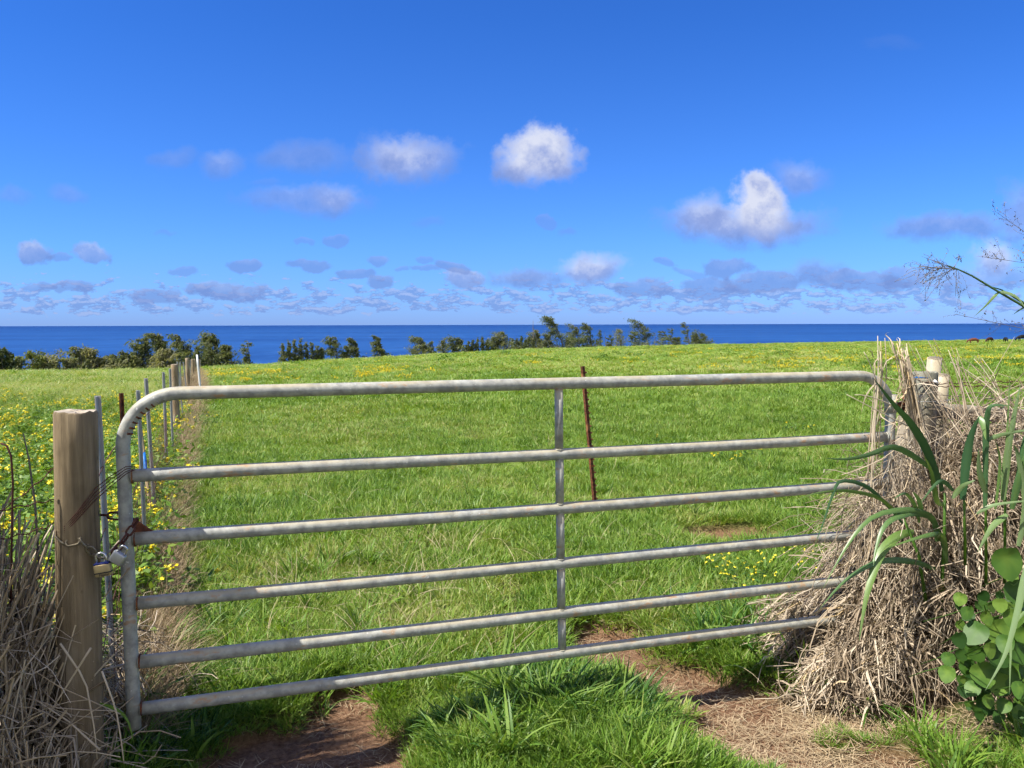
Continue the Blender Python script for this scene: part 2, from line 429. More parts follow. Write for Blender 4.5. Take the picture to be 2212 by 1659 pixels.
M_lockgrey = material('brushed_steel', lambda t: principled(t, t.mix(t.noise(t.n.new('ShaderNodeTexCoord').outputs['Object'], 60.0), (.40, .41, .41), (.56, .57, .57)), .42, .55, .5))
M_brass = material('dull_brass', lambda t: principled(t, t.mix(t.noise(t.n.new('ShaderNodeTexCoord').outputs['Object'], 50.0), (.38, .28, .12), (.52, .42, .22)), .5, .5, .5))
M_black = material('black_rubber', lambda t: principled(t, t.mix(t.noise(None, 20.0), (.012, .012, .014), (.03, .03, .034)), .6))
M_bluerubber = material('blue_rubber', lambda t: principled(t, t.mix(t.noise(None, 20.0), (.01, .02, .14), (.015, .03, .2)), .55))
M_chain = material('chain_zinc', lambda t: principled(t, t.mix(t.noise(t.n.new('ShaderNodeTexCoord').outputs['Object'], 70.0), (.12, .10, .07), (.40, .34, .22)), .5, .6, .5))


# ------------------------------------------------------------------ terrain
def lattice(x, y, f, seed):
    r = np.random.default_rng(seed); out = np.zeros(np.shape(x)); a = 1.0; tot = 0
    for o in range(4):
        for q in range(3):
            th = r.uniform(0, 2 * np.pi); ph = r.uniform(0, 2 * np.pi); ff = f * (1.9 ** o) * r.uniform(.8, 1.25)
            out = out + a * np.sin((x * math.cos(th) + y * math.sin(th)) * ff + ph + 1.3 * np.sin((x * math.sin(th) - y * math.cos(th)) * ff * .7 + ph * 2))
            tot += a
        a *= 0.6
    return out / tot * 1.6           # about -1..1


def crest(t):
    return np.interp(t, [-.9, -.65, -.4, 0, .26, .6, .9], [60, 70, 100, 150, 235, 300, 320])


def dirt(x, y):
    """0 grass .. 1 bare red earth of the two wheel tracks and one bare spot"""
    x = np.asarray(x, float); y = np.asarray(y, float)
    w = lattice(x, y, 5.5, 3) * .16 + lattice(x, y, 17, 4) * .07
    def e(cx, cy, rx, ry, a=0.0):
        c, s = math.cos(a), math.sin(a); dx, dy = x - cx, y - cy
        return 1.15 - np.hypot((dx * c + dy * s) / rx, (-dx * s + dy * c) / ry) + w * 1.6
    m = np.maximum.reduce([e(-.84, 2.75, .54, .50), e(-.88, 3.16, .52, .34), e(-.80, 3.52, .20, .28), e(.50, 4.22, .27, .46, .1), e(.82, 3.72, .28, .36, .5),
                           e(1.02, 3.38, .46, .36, .35), e(1.28, 3.02, .50, .20, -.1), e(1.88, 6.6, .36, .5, 1.57), e(1.6, 3.5, .35, .3)])
    return np.clip(m / .35, 0, 1)


def ground(x, y):
    x = np.asarray(x, float); y = np.asarray(y, float)
    yy = np.maximum(y, 0.0); t = np.clip(x / np.maximum(yy, 4.0), -.9, .9)
    s = .0217 - np.where(t < 0, .043, .0097) * np.clip(t, -.45, .65)
    z = -yy * s * (.70 + .30 * np.minimum(1, yy / 100))
    r = np.maximum(yy - crest(t), 0); z = z - r * r / (r + 30) * .36
    far = np.clip((yy - 9) / 25, 0, 1)
    z = z + lattice(x, y, .22, 11) * .10 * far + lattice(x, y, .9, 12) * .03 * np.clip((yy - 4) / 8, 0, 1)
    d = dirt(x, y) * (yy < 9); z = z - d * .085 + lattice(x, y, 24, 5) * .010 * d + lattice(x, y, 75, 6) * .0065 * d
    return z


def axis(pieces):
    out = []
    for a, b, st in pieces: out.append(np.arange(a, b, st))
    return np.concatenate(out + [np.array([pieces[-1][1]])])


def ground_material(t):
    co = t.n.new('ShaderNodeNewGeometry').outputs['Position']
    d = t.node('ShaderNodeAttribute', attribute_name='tint').outputs['Fac']
    n1 = t.noise(co, .35, 6, .6); n2 = t.noise(co, 5.5, 6, .65); n3 = t.noise(co, 46, 6, .7)
    y = t.node('ShaderNodeSeparateXYZ', {0: co}).outputs[1]
    sx = t.noise(t.vm('MULTIPLY', co, (.22, .6, 1.0)), .35, 6, .62)
    g = t.ramp(t.m('MULTIPLY_ADD', n2, .5, t.m('MULTIPLY', n1, .5)), [(.32, (.075, .13, .022)), (.5, (.135, .20, .035)), (.68, (.22, .255, .07))])
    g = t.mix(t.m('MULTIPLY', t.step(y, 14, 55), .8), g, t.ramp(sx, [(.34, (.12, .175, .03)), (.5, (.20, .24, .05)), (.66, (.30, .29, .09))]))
    nearsoil = t.mix(n3, (.06, .06, .02), (.12, .12, .04))
    g = t.mix(t.step(y, 9, 4.0), g, nearsoil)
    e = t.ramp(n3, [(.3, (.07, .032, .017)), (.5, (.175, .098, .056)), (.72, (.29, .18, .11))])
    e = t.mix(t.m('MULTIPLY', t.step(n2, .45, .7), .5), e, (.26, .16, .095))
    c = t.mix(d, g, e)
    return principled(t, c, .95, 0, .1, n3, .9, .02)


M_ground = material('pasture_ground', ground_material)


def build_ground():
    xs = axis([(-420, -120, 15), (-120, -40, 3), (-40, -12, 1.0), (-12, -4, .3), (-4, -1.8, .1), (-1.8, 2.2, .025), (2.2, 4.5, .1), (4.5, 12, .3), (12, 40, 1.0), (40, 260, 3), (260, 420, 15)])
    ys = axis([(-60, -6, 6), (-6, 2, .5), (2, 2.55, .1), (2.55, 4.6, .025), (4.6, 8, .12), (8, 20, .4), (20, 60, 1.0), (60, 360, 2.5), (360, 700, 20)])
    X, Y = np.meshgrid(xs, ys); Z = np.maximum(ground(X, Y), -75.0)
    nx, ny = len(xs), len(ys); i, j = np.meshgrid(np.arange(ny - 1), np.arange(nx - 1), indexing='ij'); a = i * nx + j
    mb = MB().add(np.stack([X, Y, Z], -1), np.stack([a, a + 1, a + nx + 1, a + nx], -1).reshape(-1, 4), (dirt(X, Y) * ((Y < 9) & (Y > 0))).reshape(-1))
    tag(mb.build('ground', M_ground), 'green coastal pasture sloping away to a far edge above the sea', 'ground', kind='structure')


def build_sea():
    def fn(t):
        co = t.n.new('ShaderNodeNewGeometry').outputs['Position']
        st = t.vm('MULTIPLY', co, (1.0, .35, 1.0))
        n = t.noise(st, .012, 7, .6); n2 = t.noise(t.vm('MULTIPLY', co, (.25, 1.0, 1.0)), .0011, 5, .55)
        y = t.node('ShaderNodeSeparateXYZ', {0: co}).outputs[1]
        c = t.mix(t.step(y, 22000, 1300), (.011, .047, .175), (.017, .070, .225))
        c = t.mix(t.m('MULTIPLY', t.step(n2, .4, .62), .6), c, (.009, .040, .155))  # darker bands: cloud shadows and wind streaks painted into the water colour
        c = t.mix(t.m('MULTIPLY', t.step(n, .50, .66), .4), c, (.03, .105, .30))
        cap = t.step(t.noise(t.vm('MULTIPLY', co, (.5, .22, 1.0)), .045, 3, .5), .79, .82)
        c = t.mix(t.m('MULTIPLY', cap, .5), c, (.7, .75, .8))
        return principled(t, c, .6, 0, .04, n, .3, 1.0)
    m = material('sea', fn); rr = np.concatenate([[300.0], np.geomspace(400, 160000, 26)]); n = 96
    th = np.linspace(0, 2 * np.pi, n, endpoint=False)
    V = np.stack([np.outer(rr, np.cos(th)), np.outer(rr, np.sin(th)), np.full((len(rr), n), -60.0)], -1)
    i, j = np.meshgrid(np.arange(len(rr) - 1), np.arange(n), indexing='ij'); a = i * n + j; b = i * n + (j + 1) % n
    tag(MB().add(V, np.stack([a, b, b + n, a + n], -1).reshape(-1, 4)).build('sea', m), 'deep blue open sea reaching to the horizon', 'sea', kind='structure')


build_ground()
build_sea()


def g3(x, y, dz=0.0):
    return np.array([x, y, float(ground(x, y)) + dz])


def G(px, py):
    """where the line of sight through a point of the picture meets the ground"""
    d = ray(px, py); ys = np.geomspace(1.8, 330, 5000); x = d[0] / d[1] * ys; gap = EYE + d[2] / d[1] * ys - ground(x, ys)
    hit = np.nonzero(gap < 0)[0]; y = float(ys[hit[0]]) if len(hit) else 150.0
    return g3(d[0] / d[1] * y, y)


FENCE_X = lambda y: -1.62 - .40 * (y - 3.0)      # the old fence runs down the slope towards the sea


# ------------------------------------------------------------------ cattle
def build_cows():
    def coat(a, b): return material('cow_coat', lambda t: principled(t, t.mix(t.noise(t.n.new('ShaderNodeTexCoord').outputs['Object'], 3.0), a, b), .7, 0, .25))
    red, dark, black = coat((.10, .03, .017), (.17, .058, .03)), coat((.035, .012, .01), (.06, .022, .016)), coat((.008, .008, .009), (.016, .016, .018))
    def cow(px, py, length_px, yaw, mat, lab, scale=1.0):
        b = G(px, py); D = b[1]; b[2] += .14
        v = [(0, 0, .92), (-.55, 0, .98), (-.95, 0, .95), (.45, 0, .95), (.85, 0, 1.0), (1.15, 0, .82), (1.38, 0, .52), (1.52, 0, .28), (1.58, 0, .14)]
        rad = [.36, .36, .27, .36, .30, .21, .155, .14, .085]
        e = [(0, 1), (1, 2), (0, 3), (3, 4), (4, 5), (5, 6), (6, 7), (7, 8)]
        def chain_(at, pts, rr):
            p = at
            for q, r in zip(pts, rr): v.append(q); rad.append(r); e.append((p, len(v) - 1)); p = len(v) - 1
        for s in (-1, 1):
            chain_(2, [(-.85, s * .19, .72), (-.98, s * .2, .46), (-.92, s * .2, .22), (-.90, s * .2, .02)], [.19, .10, .065, .075]); chain_(4, [(.72, s * .18, .66), (.74, s * .19, .40), (.72, s * .19, .2), (.73, s * .19, .02)], [.16, .085, .06, .075])
            chain_(6, [(1.36, s * .17, .60), (1.34, s * .28, .60)], [.05, .03])
        chain_(2, [(-1.14, 0, .96), (-1.2, 0, .7), (-1.2, .02, .42)], [.06, .03, .045])
        me = bpy.data.meshes.new('cow'); me.from_pydata(v, e, []); o = bpy.data.objects.new('cow', me); C.objects.link(o)
        sk = o.modifiers.new('skin', 'SKIN'); sk.use_smooth_shade = True
        for i, q in enumerate(me.skin_vertices[0].data): q.radius = (rad[i] * (.95 if i < 5 else 1), rad[i] * (1.12 if i < 4 else 1)); q.use_root = (i == 0)
        sd = o.modifiers.new('sub', 'SUBSURF'); sd.levels = 1; sd.render_levels = 1; me.materials.append(mat)
        o.location = b; s = length_px / 1698 * D / 2.55; o.scale = (s, s, s); o.rotation_euler = (0, 0, yaw)
        # freeze the modifiers so that the animal is one plain mesh
        dg = bpy.context.evaluated_depsgraph_get(); m2 = bpy.data.meshes.new_from_object(o.evaluated_get(dg)); o.modifiers.clear(); o.data = m2
        tag(o, lab, 'cow', 'cattle grazing on the far pasture')
    cow(2103, 743.5, 23, R(172), red, 'red brown cow grazing with lowered head, leftmost of the herd')
    cow(2138, 741, 22, R(205), dark, 'very dark brown cow grazing beside the red brown one')
    cow(2172, 740.5, 21, R(255), black, 'black cow seen from behind between the dark brown cow and the picture edge')
    cow(2210, 738.5, 28, R(180), black, 'black cow cut off by the right picture edge')


build_cows()


# ------------------------------------------------------------------ the gate
GL, GR = np.array([-1.459, 2.921]), np.array([1.899, 3.922])
GD = (GR - GL) / np.linalg.norm(GR - GL); GN = np.array([-GD[1], GD[0]]); GLEN = float(np.linalg.norm(GR - GL))
ZR = [EYE - q for q in (.257, .567, .808, 1.057, 1.285, 1.471)]
TR = .0255


def gp(s, z, n=0.0):
    q = GL + GD * s + GN * n; return np.array([q[0], q[1], z])


def build_gate():
    gate = empty('pasture_gate', gp(GLEN / 2, 0), 'long galvanised six bar pipe gate chained shut across the track', 'gate')
    r = .20; pts = [gp(0, .165 + .0), gp(0, .5)]
    pts = [gp(0, z) for z in np.linspace(ZR[5] - .075, ZR[0] - r, 9)]
    pts += [gp(r - r * math.cos(a), ZR[0] - r + r * math.sin(a)) for a in np.linspace(.12, math.pi / 2, 12)]
    pts += [gp(s, ZR[0]) for s in np.linspace(r + .1, GLEN - r - .1, 24)]
    pts += [gp(GLEN - r + r * math.sin(a), ZR[0] - r + r * math.cos(a)) for a in np.linspace(0, math.pi / 2 - .12, 12)]
    pts += [gp(GLEN, z) for z in np.linspace(ZR[0] - r, ZR[5] - .06, 9)]
    pts = np.array(pts)
    # the bends were crimped when the pipe was rolled: shallow ripples on the inside
    mb = MB(); n = 20; wob = []
    th = np.linspace(0, 2 * np.pi, n, endpoint=False)
    for p in pts: wob.append(np.zeros(n))
    mb.tube(pts, TR, n, up=(GN[0], GN[1], 0), wob=wob)
    mb.build('frame', M_galv, gate)
    for i in range(1, 6):
        ss = np.linspace(TR * .9, GLEN - TR * .9, 30)
        q = MB().tube([gp(s, ZR[i] + .0025 * math.sin(s * 1.7 + i)) for s in ss], TR * (1 - .03 * (i % 2)), 18)
        rail = q.build('rail', M_galv, gate)
        for s in (TR * .98, GLEN - TR * .98):       # weld beads
            w = MB(); a = np.linspace(0, 2 * np.pi, 17)
            w.tube([gp(s + (.004 if s < 1 else -.004), ZR[i] + math.sin(b) * TR * .97, math.cos(b) * TR * .97) for b in a], .0035, 6, caps=False)
            w.build('weld', M_rust if s < 1 else M_galv, rail)
    stx = 1.735
    for i in range(5):
        MB().tube([gp(stx + .004 * i, ZR[i] - TR * .9), gp(stx + .004 * i + .002, ZR[i + 1] + TR * .9)], .0185, 14).build('stile', M_galv, gate)
        for sg in (-1, 1):
            w = MB(); a = np.linspace(0, 2 * np.pi, 13); zc = ZR[i if sg > 0 else i + 1] - sg * TR * .9
            w.tube([gp(stx + .004 * i + math.cos(b) * .0185, zc + .004 * math.sin(b) ** 2 * sg, math.sin(b) * .0185) for b in a], .0032, 6, caps=False); w.build('weld', M_galv, gate)
    # rusted brace plate in the corner of the third bar, crimp scars on the left bend
    gs = np.array([gp(TR * .9, ZR[2] + TR * .8), gp(.095, ZR[2] + TR * .95), gp(TR * .9, ZR[2] + .085)]); off = np.array([GN[0], GN[1], 0]) * .003
    MB().add(np.concatenate([gs - off, gs + off]), [(0, 1, 4, 3), (1, 2, 5, 4), (2, 0, 3, 5)]).add(np.concatenate([gs - off, gs + off]), [(0, 2, 1), (3, 4, 5)]).build('brace_plate', M_rust, gate, smooth=False)
    for k in range(9):
        a = .30 + k * .125; c = gp(.20 - (.20 - TR) * math.cos(a), ZR[0] - .20 + (.20 - TR) * math.sin(a))
        tdir = np.array([GD[0] * math.sin(a), GD[1] * math.sin(a), math.cos(a)])
        arc = []
        for b in np.linspace(-1.1, 1.1, 7):
            inw = np.array([GD[0] * math.cos(a), GD[1] * math.cos(a), -math.sin(a)])
            cc = gp(.20 - .20 * math.cos(a), ZR[0] - .20 + .20 * math.sin(a))
            arc.append(cc + inw * math.cos(b) * (TR + .0005) + np.array([GN[0], GN[1], 0]) * math.sin(b) * (TR + .0005))
        MB().tube(arc, .0042 - .0002 * k, 6).build('crimp', M_rust if k < 7 else M_galv, gate)
    # hinge band with bolt on the right upright
    hz = EYE - .40
    hb = MB(); hb.tube([gp(GLEN, hz - .045), gp(GLEN, hz + .045)], TR + .004, 20)
    h = hb.build('hinge', M_galv, gate)
    b = MB(); b.tube([gp(GLEN - .022, hz, -.024), gp(GLEN - .022, hz, -.046)], .012, 8); b.build('bolt', M_galv, h)
    p = MB(); p.tube([gp(GLEN + .02, hz - .01), gp(GLEN + .10, hz - .005)], .014, 10); p.tube([gp(GLEN + .085, hz - .05), gp(GLEN + .085, hz + .07)], .012, 10); p.build('hinge_pin', M_rust, h)
    return gate


build_gate()


# ------------------------------------------------------------------ posts
def wood_post(mb, base, top, r, n=22, jag=.006, seed=0):
    rr = np.random.default_rng(seed); k = 14
    pts = np.linspace(base, top, k); th = np.arange(n) * 2 * np.pi / n; ph = rr.uniform(0, 6, 4)
    wob = [.035 * np.sin(2 * th + ph[0] + i * .12) + .02 * np.sin(3 * th + ph[1]) + .012 * np.sin(7 * th + ph[2] + i * .3) + rr.normal(0, .004, n) for i in range(k)]
    mb.tube(pts, np.full(k, r), n, caps=False, wob=wob)
    # rounded worn edge and an uneven sawn top
    V = mb.v[-1]; last = V[-n:]; c = top
    ring2 = c + (last - c) * .93 + np.array([0, 0, .008]) + np.stack([np.zeros(n), np.zeros(n), rr.normal(0, jag * .5, n)], -1)
    b = mb.n - n
    mb.add(ring2, np.zeros((0, 4), int)); i = np.arange(n); j = (i + 1) % n; b2 = mb.n - n
    mb.f.append(np.stack([b + i, b + j, b2 + j, b2 + i], -1))
    return ring2


def top_cap(ring, seed=1, mat=None, name='top', parent=None, lift=.0035):
    rr = np.random.default_rng(seed); n = len(ring); c = ring.mean(0); mb = MB(); rows = []
    for f in (1.0, .7, .35): rows.append(c + (ring - c) * f + np.stack([np.zeros(n), np.zeros(n), rr.normal(0, .0025, n) * (f < .99)], -1))
    V = np.concatenate(rows + [c[None]]) + np.array([0, 0, 0.0]); i = np.arange(n); j = (i + 1) % n
    mb.add(V, np.concatenate([np.stack([q * n + i, q * n + j, (q + 1) * n + j, (q + 1) * n + i], -1) for q in range(2)]))
    mb.f.append(np.stack([2 * n + i, 2 * n + j, np.full(n, 3 * n)], -1))
    return mb.build(name, mat, parent, smooth=False)


def build_gate_post():
    ctop = P(163, 893, 2.83); base = P(168, 1560, 2.80); base[2] = float(ground(base[0], base[1])) - .03
    root = empty('gate_post', base, 'thick round weathered wooden post that the gate is chained to', 'post')
    mb = MB(); ring = wood_post(mb, base, ctop, .0745, 26, seed=5); mb.build('shaft', M_post, root)
    top_cap(ring, 2, M_endgrain, 'top_face', root)
    return base, ctop


PB, PT = build_gate_post()


def build_right_posts():
    f = empty('end_fence', (2.3, 4.2, 0), 'grey weathered corner posts with log brace and barbed wire buried in dry grass', 'fence')
    b = g3(2.165, 4.12, -.05); t = P(1997, 806, 4.12)
    mb = MB(); ring = wood_post(mb, b, t, .0665, 22, seed=8); p = mb.build('post', M_postgrey, f); top_cap(ring, 3, M_postgrey, 'top_face', p)
    b = g3(2.02, 4.27, -.05); t = P(1965, 880, 4.27); t[0] += .02
    mb = MB(); ring = wood_post(mb, b, t, .06, 18, seed=9); p = mb.build('post', M_postgrey, f); top_cap(ring, 4, M_postgrey, 'top_face', p)
    p['label'] = 'short grey hinge post'
    mb = MB(); mb.tube(np.linspace(P(2012, 886, 4.2), P(2290, 905, 4.75), 12), .042, 16, wob=[np.random.default_rng(i).normal(0, .02, 16) for i in range(12)]); mb.build('brace_rail', M_postgrey, f)
    mb = MB(); mb.tube(np.linspace(P(1932, 878, 4.17), P(1985, 872, 4.2), 8), [.012, .018, .026, .03, .03, .03, .026, .02], 12); mb.build('brace_rail', M_postgrey, f)
    # barbed wire: twisted strand with barbs
    for (a, bb, c, sag) in (((1966, 818, 4.06), (2020, 829, 4.05), (2290, 822, 4.7), .0), ((2024, 836, 4.06), (2060, 834, 4.1), (2300, 836, 4.7), .01)):
        A, B_, D = P(*a), P(*bb), P(*c); pts = np.concatenate([np.linspace(A, B_, 8)[:-1], np.linspace(B_, D, 40)])
        pts[:, 2] += .004 * np.sin(np.arange(len(pts)) * 1.3); mb = MB(); mb.tube(pts, .0024, 6)
        for i in range(8, len(pts) - 1, 3):
            for q in range(2):
                d = norm(rng.normal(size=3)) * .016; mb.tube([pts[i] - d, pts[i] + d], .0014, 5)
        mb.build('barbed_wire', M_darkrust, f)
    w = MB(); w.tube([P(1960, 849, 4.04), P(2010, 851, 4.03), P(2060, 856, 4.1), P(2230, 868, 4.6)], .0018, 6); w.build('wire', M_chain, f)
    w = MB(); w.tube([P(1975, 867, 4.04), P(2004, 868, 4.03), P(2034, 867, 4.05), P(2060, 862, 4.1)], .0018, 6); w.build('wire', M_steelpost, f)
    ins = MB(); ins.tube([P(2018, 822, 4.045), P(2026, 828, 4.045)], .007, 8); ins.build('insulator', M_pvcwhite, f)
    tw = MB(); tw.tube([P(1962, 818, 4.045), P(1980, 815.5, 4.04), P(2003, 816, 4.04)], .004, 6); tw.build('twine', M_blue, f)
    for (x0, y0, x1, y1, Y, r, lab) in ((2010, 870, 2019, 774, 4.42, .038, 'taller cream plastic pipe standing open ended behind the grey post'), (2032, 900, 2036, 811, 4.36, .0335, 'shorter cream plastic pipe standing open ended beside the grey post')):
        a, c = P(x0, y0, Y + .068), P(x1, y1, Y); d = norm(c - a); gz = float(ground(a[0], a[1])); a2 = a + d * ((gz - a[2]) / d[2])
        mb = MB(); outer = np.linspace(a2, c, 8); mb.tube(outer, r, 24, caps=False)
        mb.tube(np.linspace(c, c - d * .5, 5), r - .006, 24, caps=False)
        th = np.arange(24); nO = 8 * 24
        mb.f.append(np.stack([7 * 24 + th, 7 * 24 + (th + 1) % 24, nO + (th + 1) % 24, nO + th], -1))
        tag(mb.build('plastic_pipe', M_pvc), lab, 'pipe', 'plastic pipes behind the corner post')


build_right_posts()


def t_post(mb, base, top, w=.030, studs=False, face=(0, 1, 0)):
    base, top = np.asarray(base), np.asarray(top); d = norm(top - base); f = np.asarray(face, float); f = norm(f - d * (f @ d)); s = np.cross(d, f)
    L = np.linalg.norm(top - base); c = (base + top) / 2; M = np.stack([s, f, d], 1)
    mb.box(c, (w / 2, .0025, L / 2), M); mb.box(c + f * .0165, (.0025, .0135, L / 2 - .002), M)
    if studs:
        for z in np.arange(.05, L - .03, .054): mb.box(base + d * z - f * .006 + s * .0, (.006, .005, .009), M)


def build_standing_t_post():
    b = G(1289, 1118); t = P(1260, 791, b[1] - .05)
    root = empty('rusty_post', b, 'lone rusty studded steel post leaning in the grass behind the gate', 'fence post')
    mb = MB(); d = norm(t - b); face = np.array([-.8, .6, 0])
    t_post(mb, b - d * .1, t, .042, True, face)
    for z in np.arange(.12, np.linalg.norm(t - b) - .01, .062):
        q = b + d * z + np.array([.027, -.004, 0]); mb.tube([q - np.array([.014, 0, 0]), q], [.010, .006], 8)
    mb.build('shaft', M_rust, root, smooth=False)


build_standing_t_post()


def build_old_fence():
    f = empty('wire_fence', (FENCE_X(18), 18, float(ground(FENCE_X(18), 18))), 'old wire fence of wooden and steel posts running down towards the sea', 'fence')
    S = 2212 / 3944
    tops = []
    def post(px, py, Y, kind, r=.065, lean=0.0):
        t = P(px, py, Y); b = g3(t[0] + lean, Y, -.05); tops.append((b, t))
        mb = MB()
        if kind == 'wood':
            ring = wood_post(mb, b, t, r, 14, seed=int(px)); o = mb.build('wooden_post', M_fencewood, f)
            top_cap(ring, int(py), M_endgrain, 'top_face', o, lift=0)
        else:
            t_post(mb, b, t, .026 if Y < 6 else .034, False, (.15, -1, 0)); o = mb.build('steel_post', M_rust if kind == 'rust' else M_steelpost, f, smooth=False)
            if kind == 'rust': o['label'] = 'rust brown steel post'
    post(211, 855, 3.45, 'steel', lean=.02); post(262, 849, 4.7, 'rust'); post(298, 843, 5.2, 'steel', lean=.01); post(315, 817, 7.0, 'steel', lean=.04)
    post(353, 804, 9.6, 'steel'); post(367, 796, 11.6, 'steel'); post(377, 788, 14.5, 'wood', .062)
    post(383, 781, 18.5, 'steel', lean=.1); post(389, 781, 21.5, 'steel'); post(396, 782, 25.5, 'steel', lean=.1); post(404.5, 774, 30, 'wood', .075)
    post(408, 777, 35, 'steel'); post(411, 777, 40, 'steel'); post(416, 776, 46, 'wood', .08); post(420, 776, 53, 'wood', .08); post(424, 778, 60, 'steel'); post(430, 777, 68, 'wood', .09); post(433, 777, 76, 'steel')
    # wires and a sagging woven net
    ys = np.concatenate([np.linspace(2.9, 8, 24), np.linspace(8.5, 70, 60)]); X = FENCE_X(ys); Zg = ground(X, ys)
    for h in (1.18, .86, .5):
        pts = np.stack([X + .02 * np.sin(ys * 3), ys, Zg + h + .03 * np.sin(ys * 2.1 + h * 9)], -1); MB().tube(pts, .0026 if h > 1 else .0022, 5).build('wire', M_darkrust, f)
    mb = MB(); yn = np.linspace(3.3, 9.5, 46); Xn = FENCE_X(yn) + .01; zn = ground(Xn, yn)
    for h in (.14, .26, .38, .5, .62, .74): mb.tube(np.stack([Xn + .015 * np.sin(yn * 5 + h * 20), yn, zn + h + .02 * np.sin(yn * 4)], -1), .0014, 4)
    for q in range(46): mb.tube([[Xn[q], yn[q], zn[q]], [Xn[q] + .01, yn[q], zn[q] + .4], [Xn[q], yn[q] + .02, zn[q] + .86]], .0013, 4)
    mb.build('netting', M_darkrust, f)
    # a second fence leaves the gate post to the left, half hidden in weeds
    g = empty('broken_fence', (-2.2, 3.1, 0), 'rusted slack barbed wire and bent wire stakes left of the gate post', 'fence')
    mb = MB()
    for (p0, p1, p2) in (((118, 1080, 2.83), (60, 1090, 2.7), (-80, 1120, 2.6)), ((118, 1010, 2.83), (40, 1085, 2.75), (-60, 1140, 2.7)), ((122, 1130, 2.82), (50, 1160, 2.7), (-60, 1175, 2.6))):
        a, b, c = P(*p0), P(*p1), P(*p2); tt = np.linspace(0, 1, 26)[:, None]; pts = a * (1 - tt) ** 2 + 2 * b * tt * (1 - tt) + c * tt ** 2
        pts[:, 2] += .004 * np.sin(np.arange(26) * 1.1); mb.tube(pts, .0022, 5)
        for i in range(2, 25, 4):
            d = norm(rng.normal(size=3)) * .014; mb.tube([pts[i] - d, pts[i] + d], .0013, 4)
    mb.build('barbed_wire', M_darkrust, g)
    mb = MB(); mb.tube([P(2, 958, 2.7), P(14, 962, 2.7), P(24, 985, 2.7), P(28, 1040, 2.7), P(26, 1120, 2.7), P(24, 1300, 2.7)], .0035, 7); mb.build('wire_stake', M_darkrust, g)
    mb = MB(); mb.tube([P(50, 935, 2.9), P(62, 990, 2.9), P(76, 1090, 2.88), P(86, 1250, 2.85)], [.002, .003, .004, .0045], 7); mb.build('stake', M_trunk, g)
    # loose stakes by the fence
    a, b = P(301, 905, 7.6), P(317, 1035, 7.3); d = norm(b - a); e = a + d * ((float(ground(a[0], a[1])) - a[2]) / d[2])
    st = empty('bamboo_stake', e, 'leaning bamboo stake with its lower end wrapped in blue tape', 'stake')
    mid = a + d * (np.linalg.norm(b - a) * .57); lo = a + d * (np.linalg.norm(b - a) * .98)
    MB().tube(np.linspace(a, e, 9), [.0155, .016, .0165, .016, .0165, .016, .0165, .016, .016], 10).build('cane', M_bamboo, st)
    MB().tube(np.linspace(mid, lo, 4), .0185, 10).build('tape', M_blue, st)
    t = P(425.6, 766, 24); b = g3(t[0] + .1, 24, -.05)
    MBx = MB().tube(np.linspace(b, t, 6), .03, 12); tag(MBx.build('marker_pole', M_pvcwhite), 'thin white plastic pole standing by the far wooden fence posts', 'pole')


build_old_fence()


# ------------------------------------------------------------------ chain, padlocks, tie wire
def link_ring(mb, c, d, side, L=.034, w=.011, r=.0033):
    d = norm(d); side = norm(side - d * (side @ d)); a = np.linspace(0, 2 * np.pi, 17)
    pts = [c + d * (math.copysign(L / 2 - w, math.cos(q)) + w * math.cos(q)) + side * w * math.sin(q) for q in a]
    mb.tube(pts, r, 6, caps=False)


def chain(mb, pts, L=.034, **kw):
    pts = np.asarray(pts); seg = np.linalg.norm(np.diff(pts, axis=0), axis=1); cum = np.concatenate([[0], np.cumsum(seg)])
    n = max(2, int(cum[-1] / (L * .80)))
    for i in range(n):
        s = (i + .5) / n * cum[-1]; c = np.array([np.interp(s, cum, pts[:, k]) for k in range(3)])
        e = np.array([np.interp(min(s + .01, cum[-1]), cum, pts[:, k]) for k in range(3)]); b = np.array([np.interp(max(s - .01, 0), cum, pts[:, k]) for k in range(3)])
        d = norm(e - b); u = np.cross(d, [0, -.9, .3]); u2 = np.cross(d, u)
        link_ring(mb, c, d, u if i % 2 else u2, L, **kw)


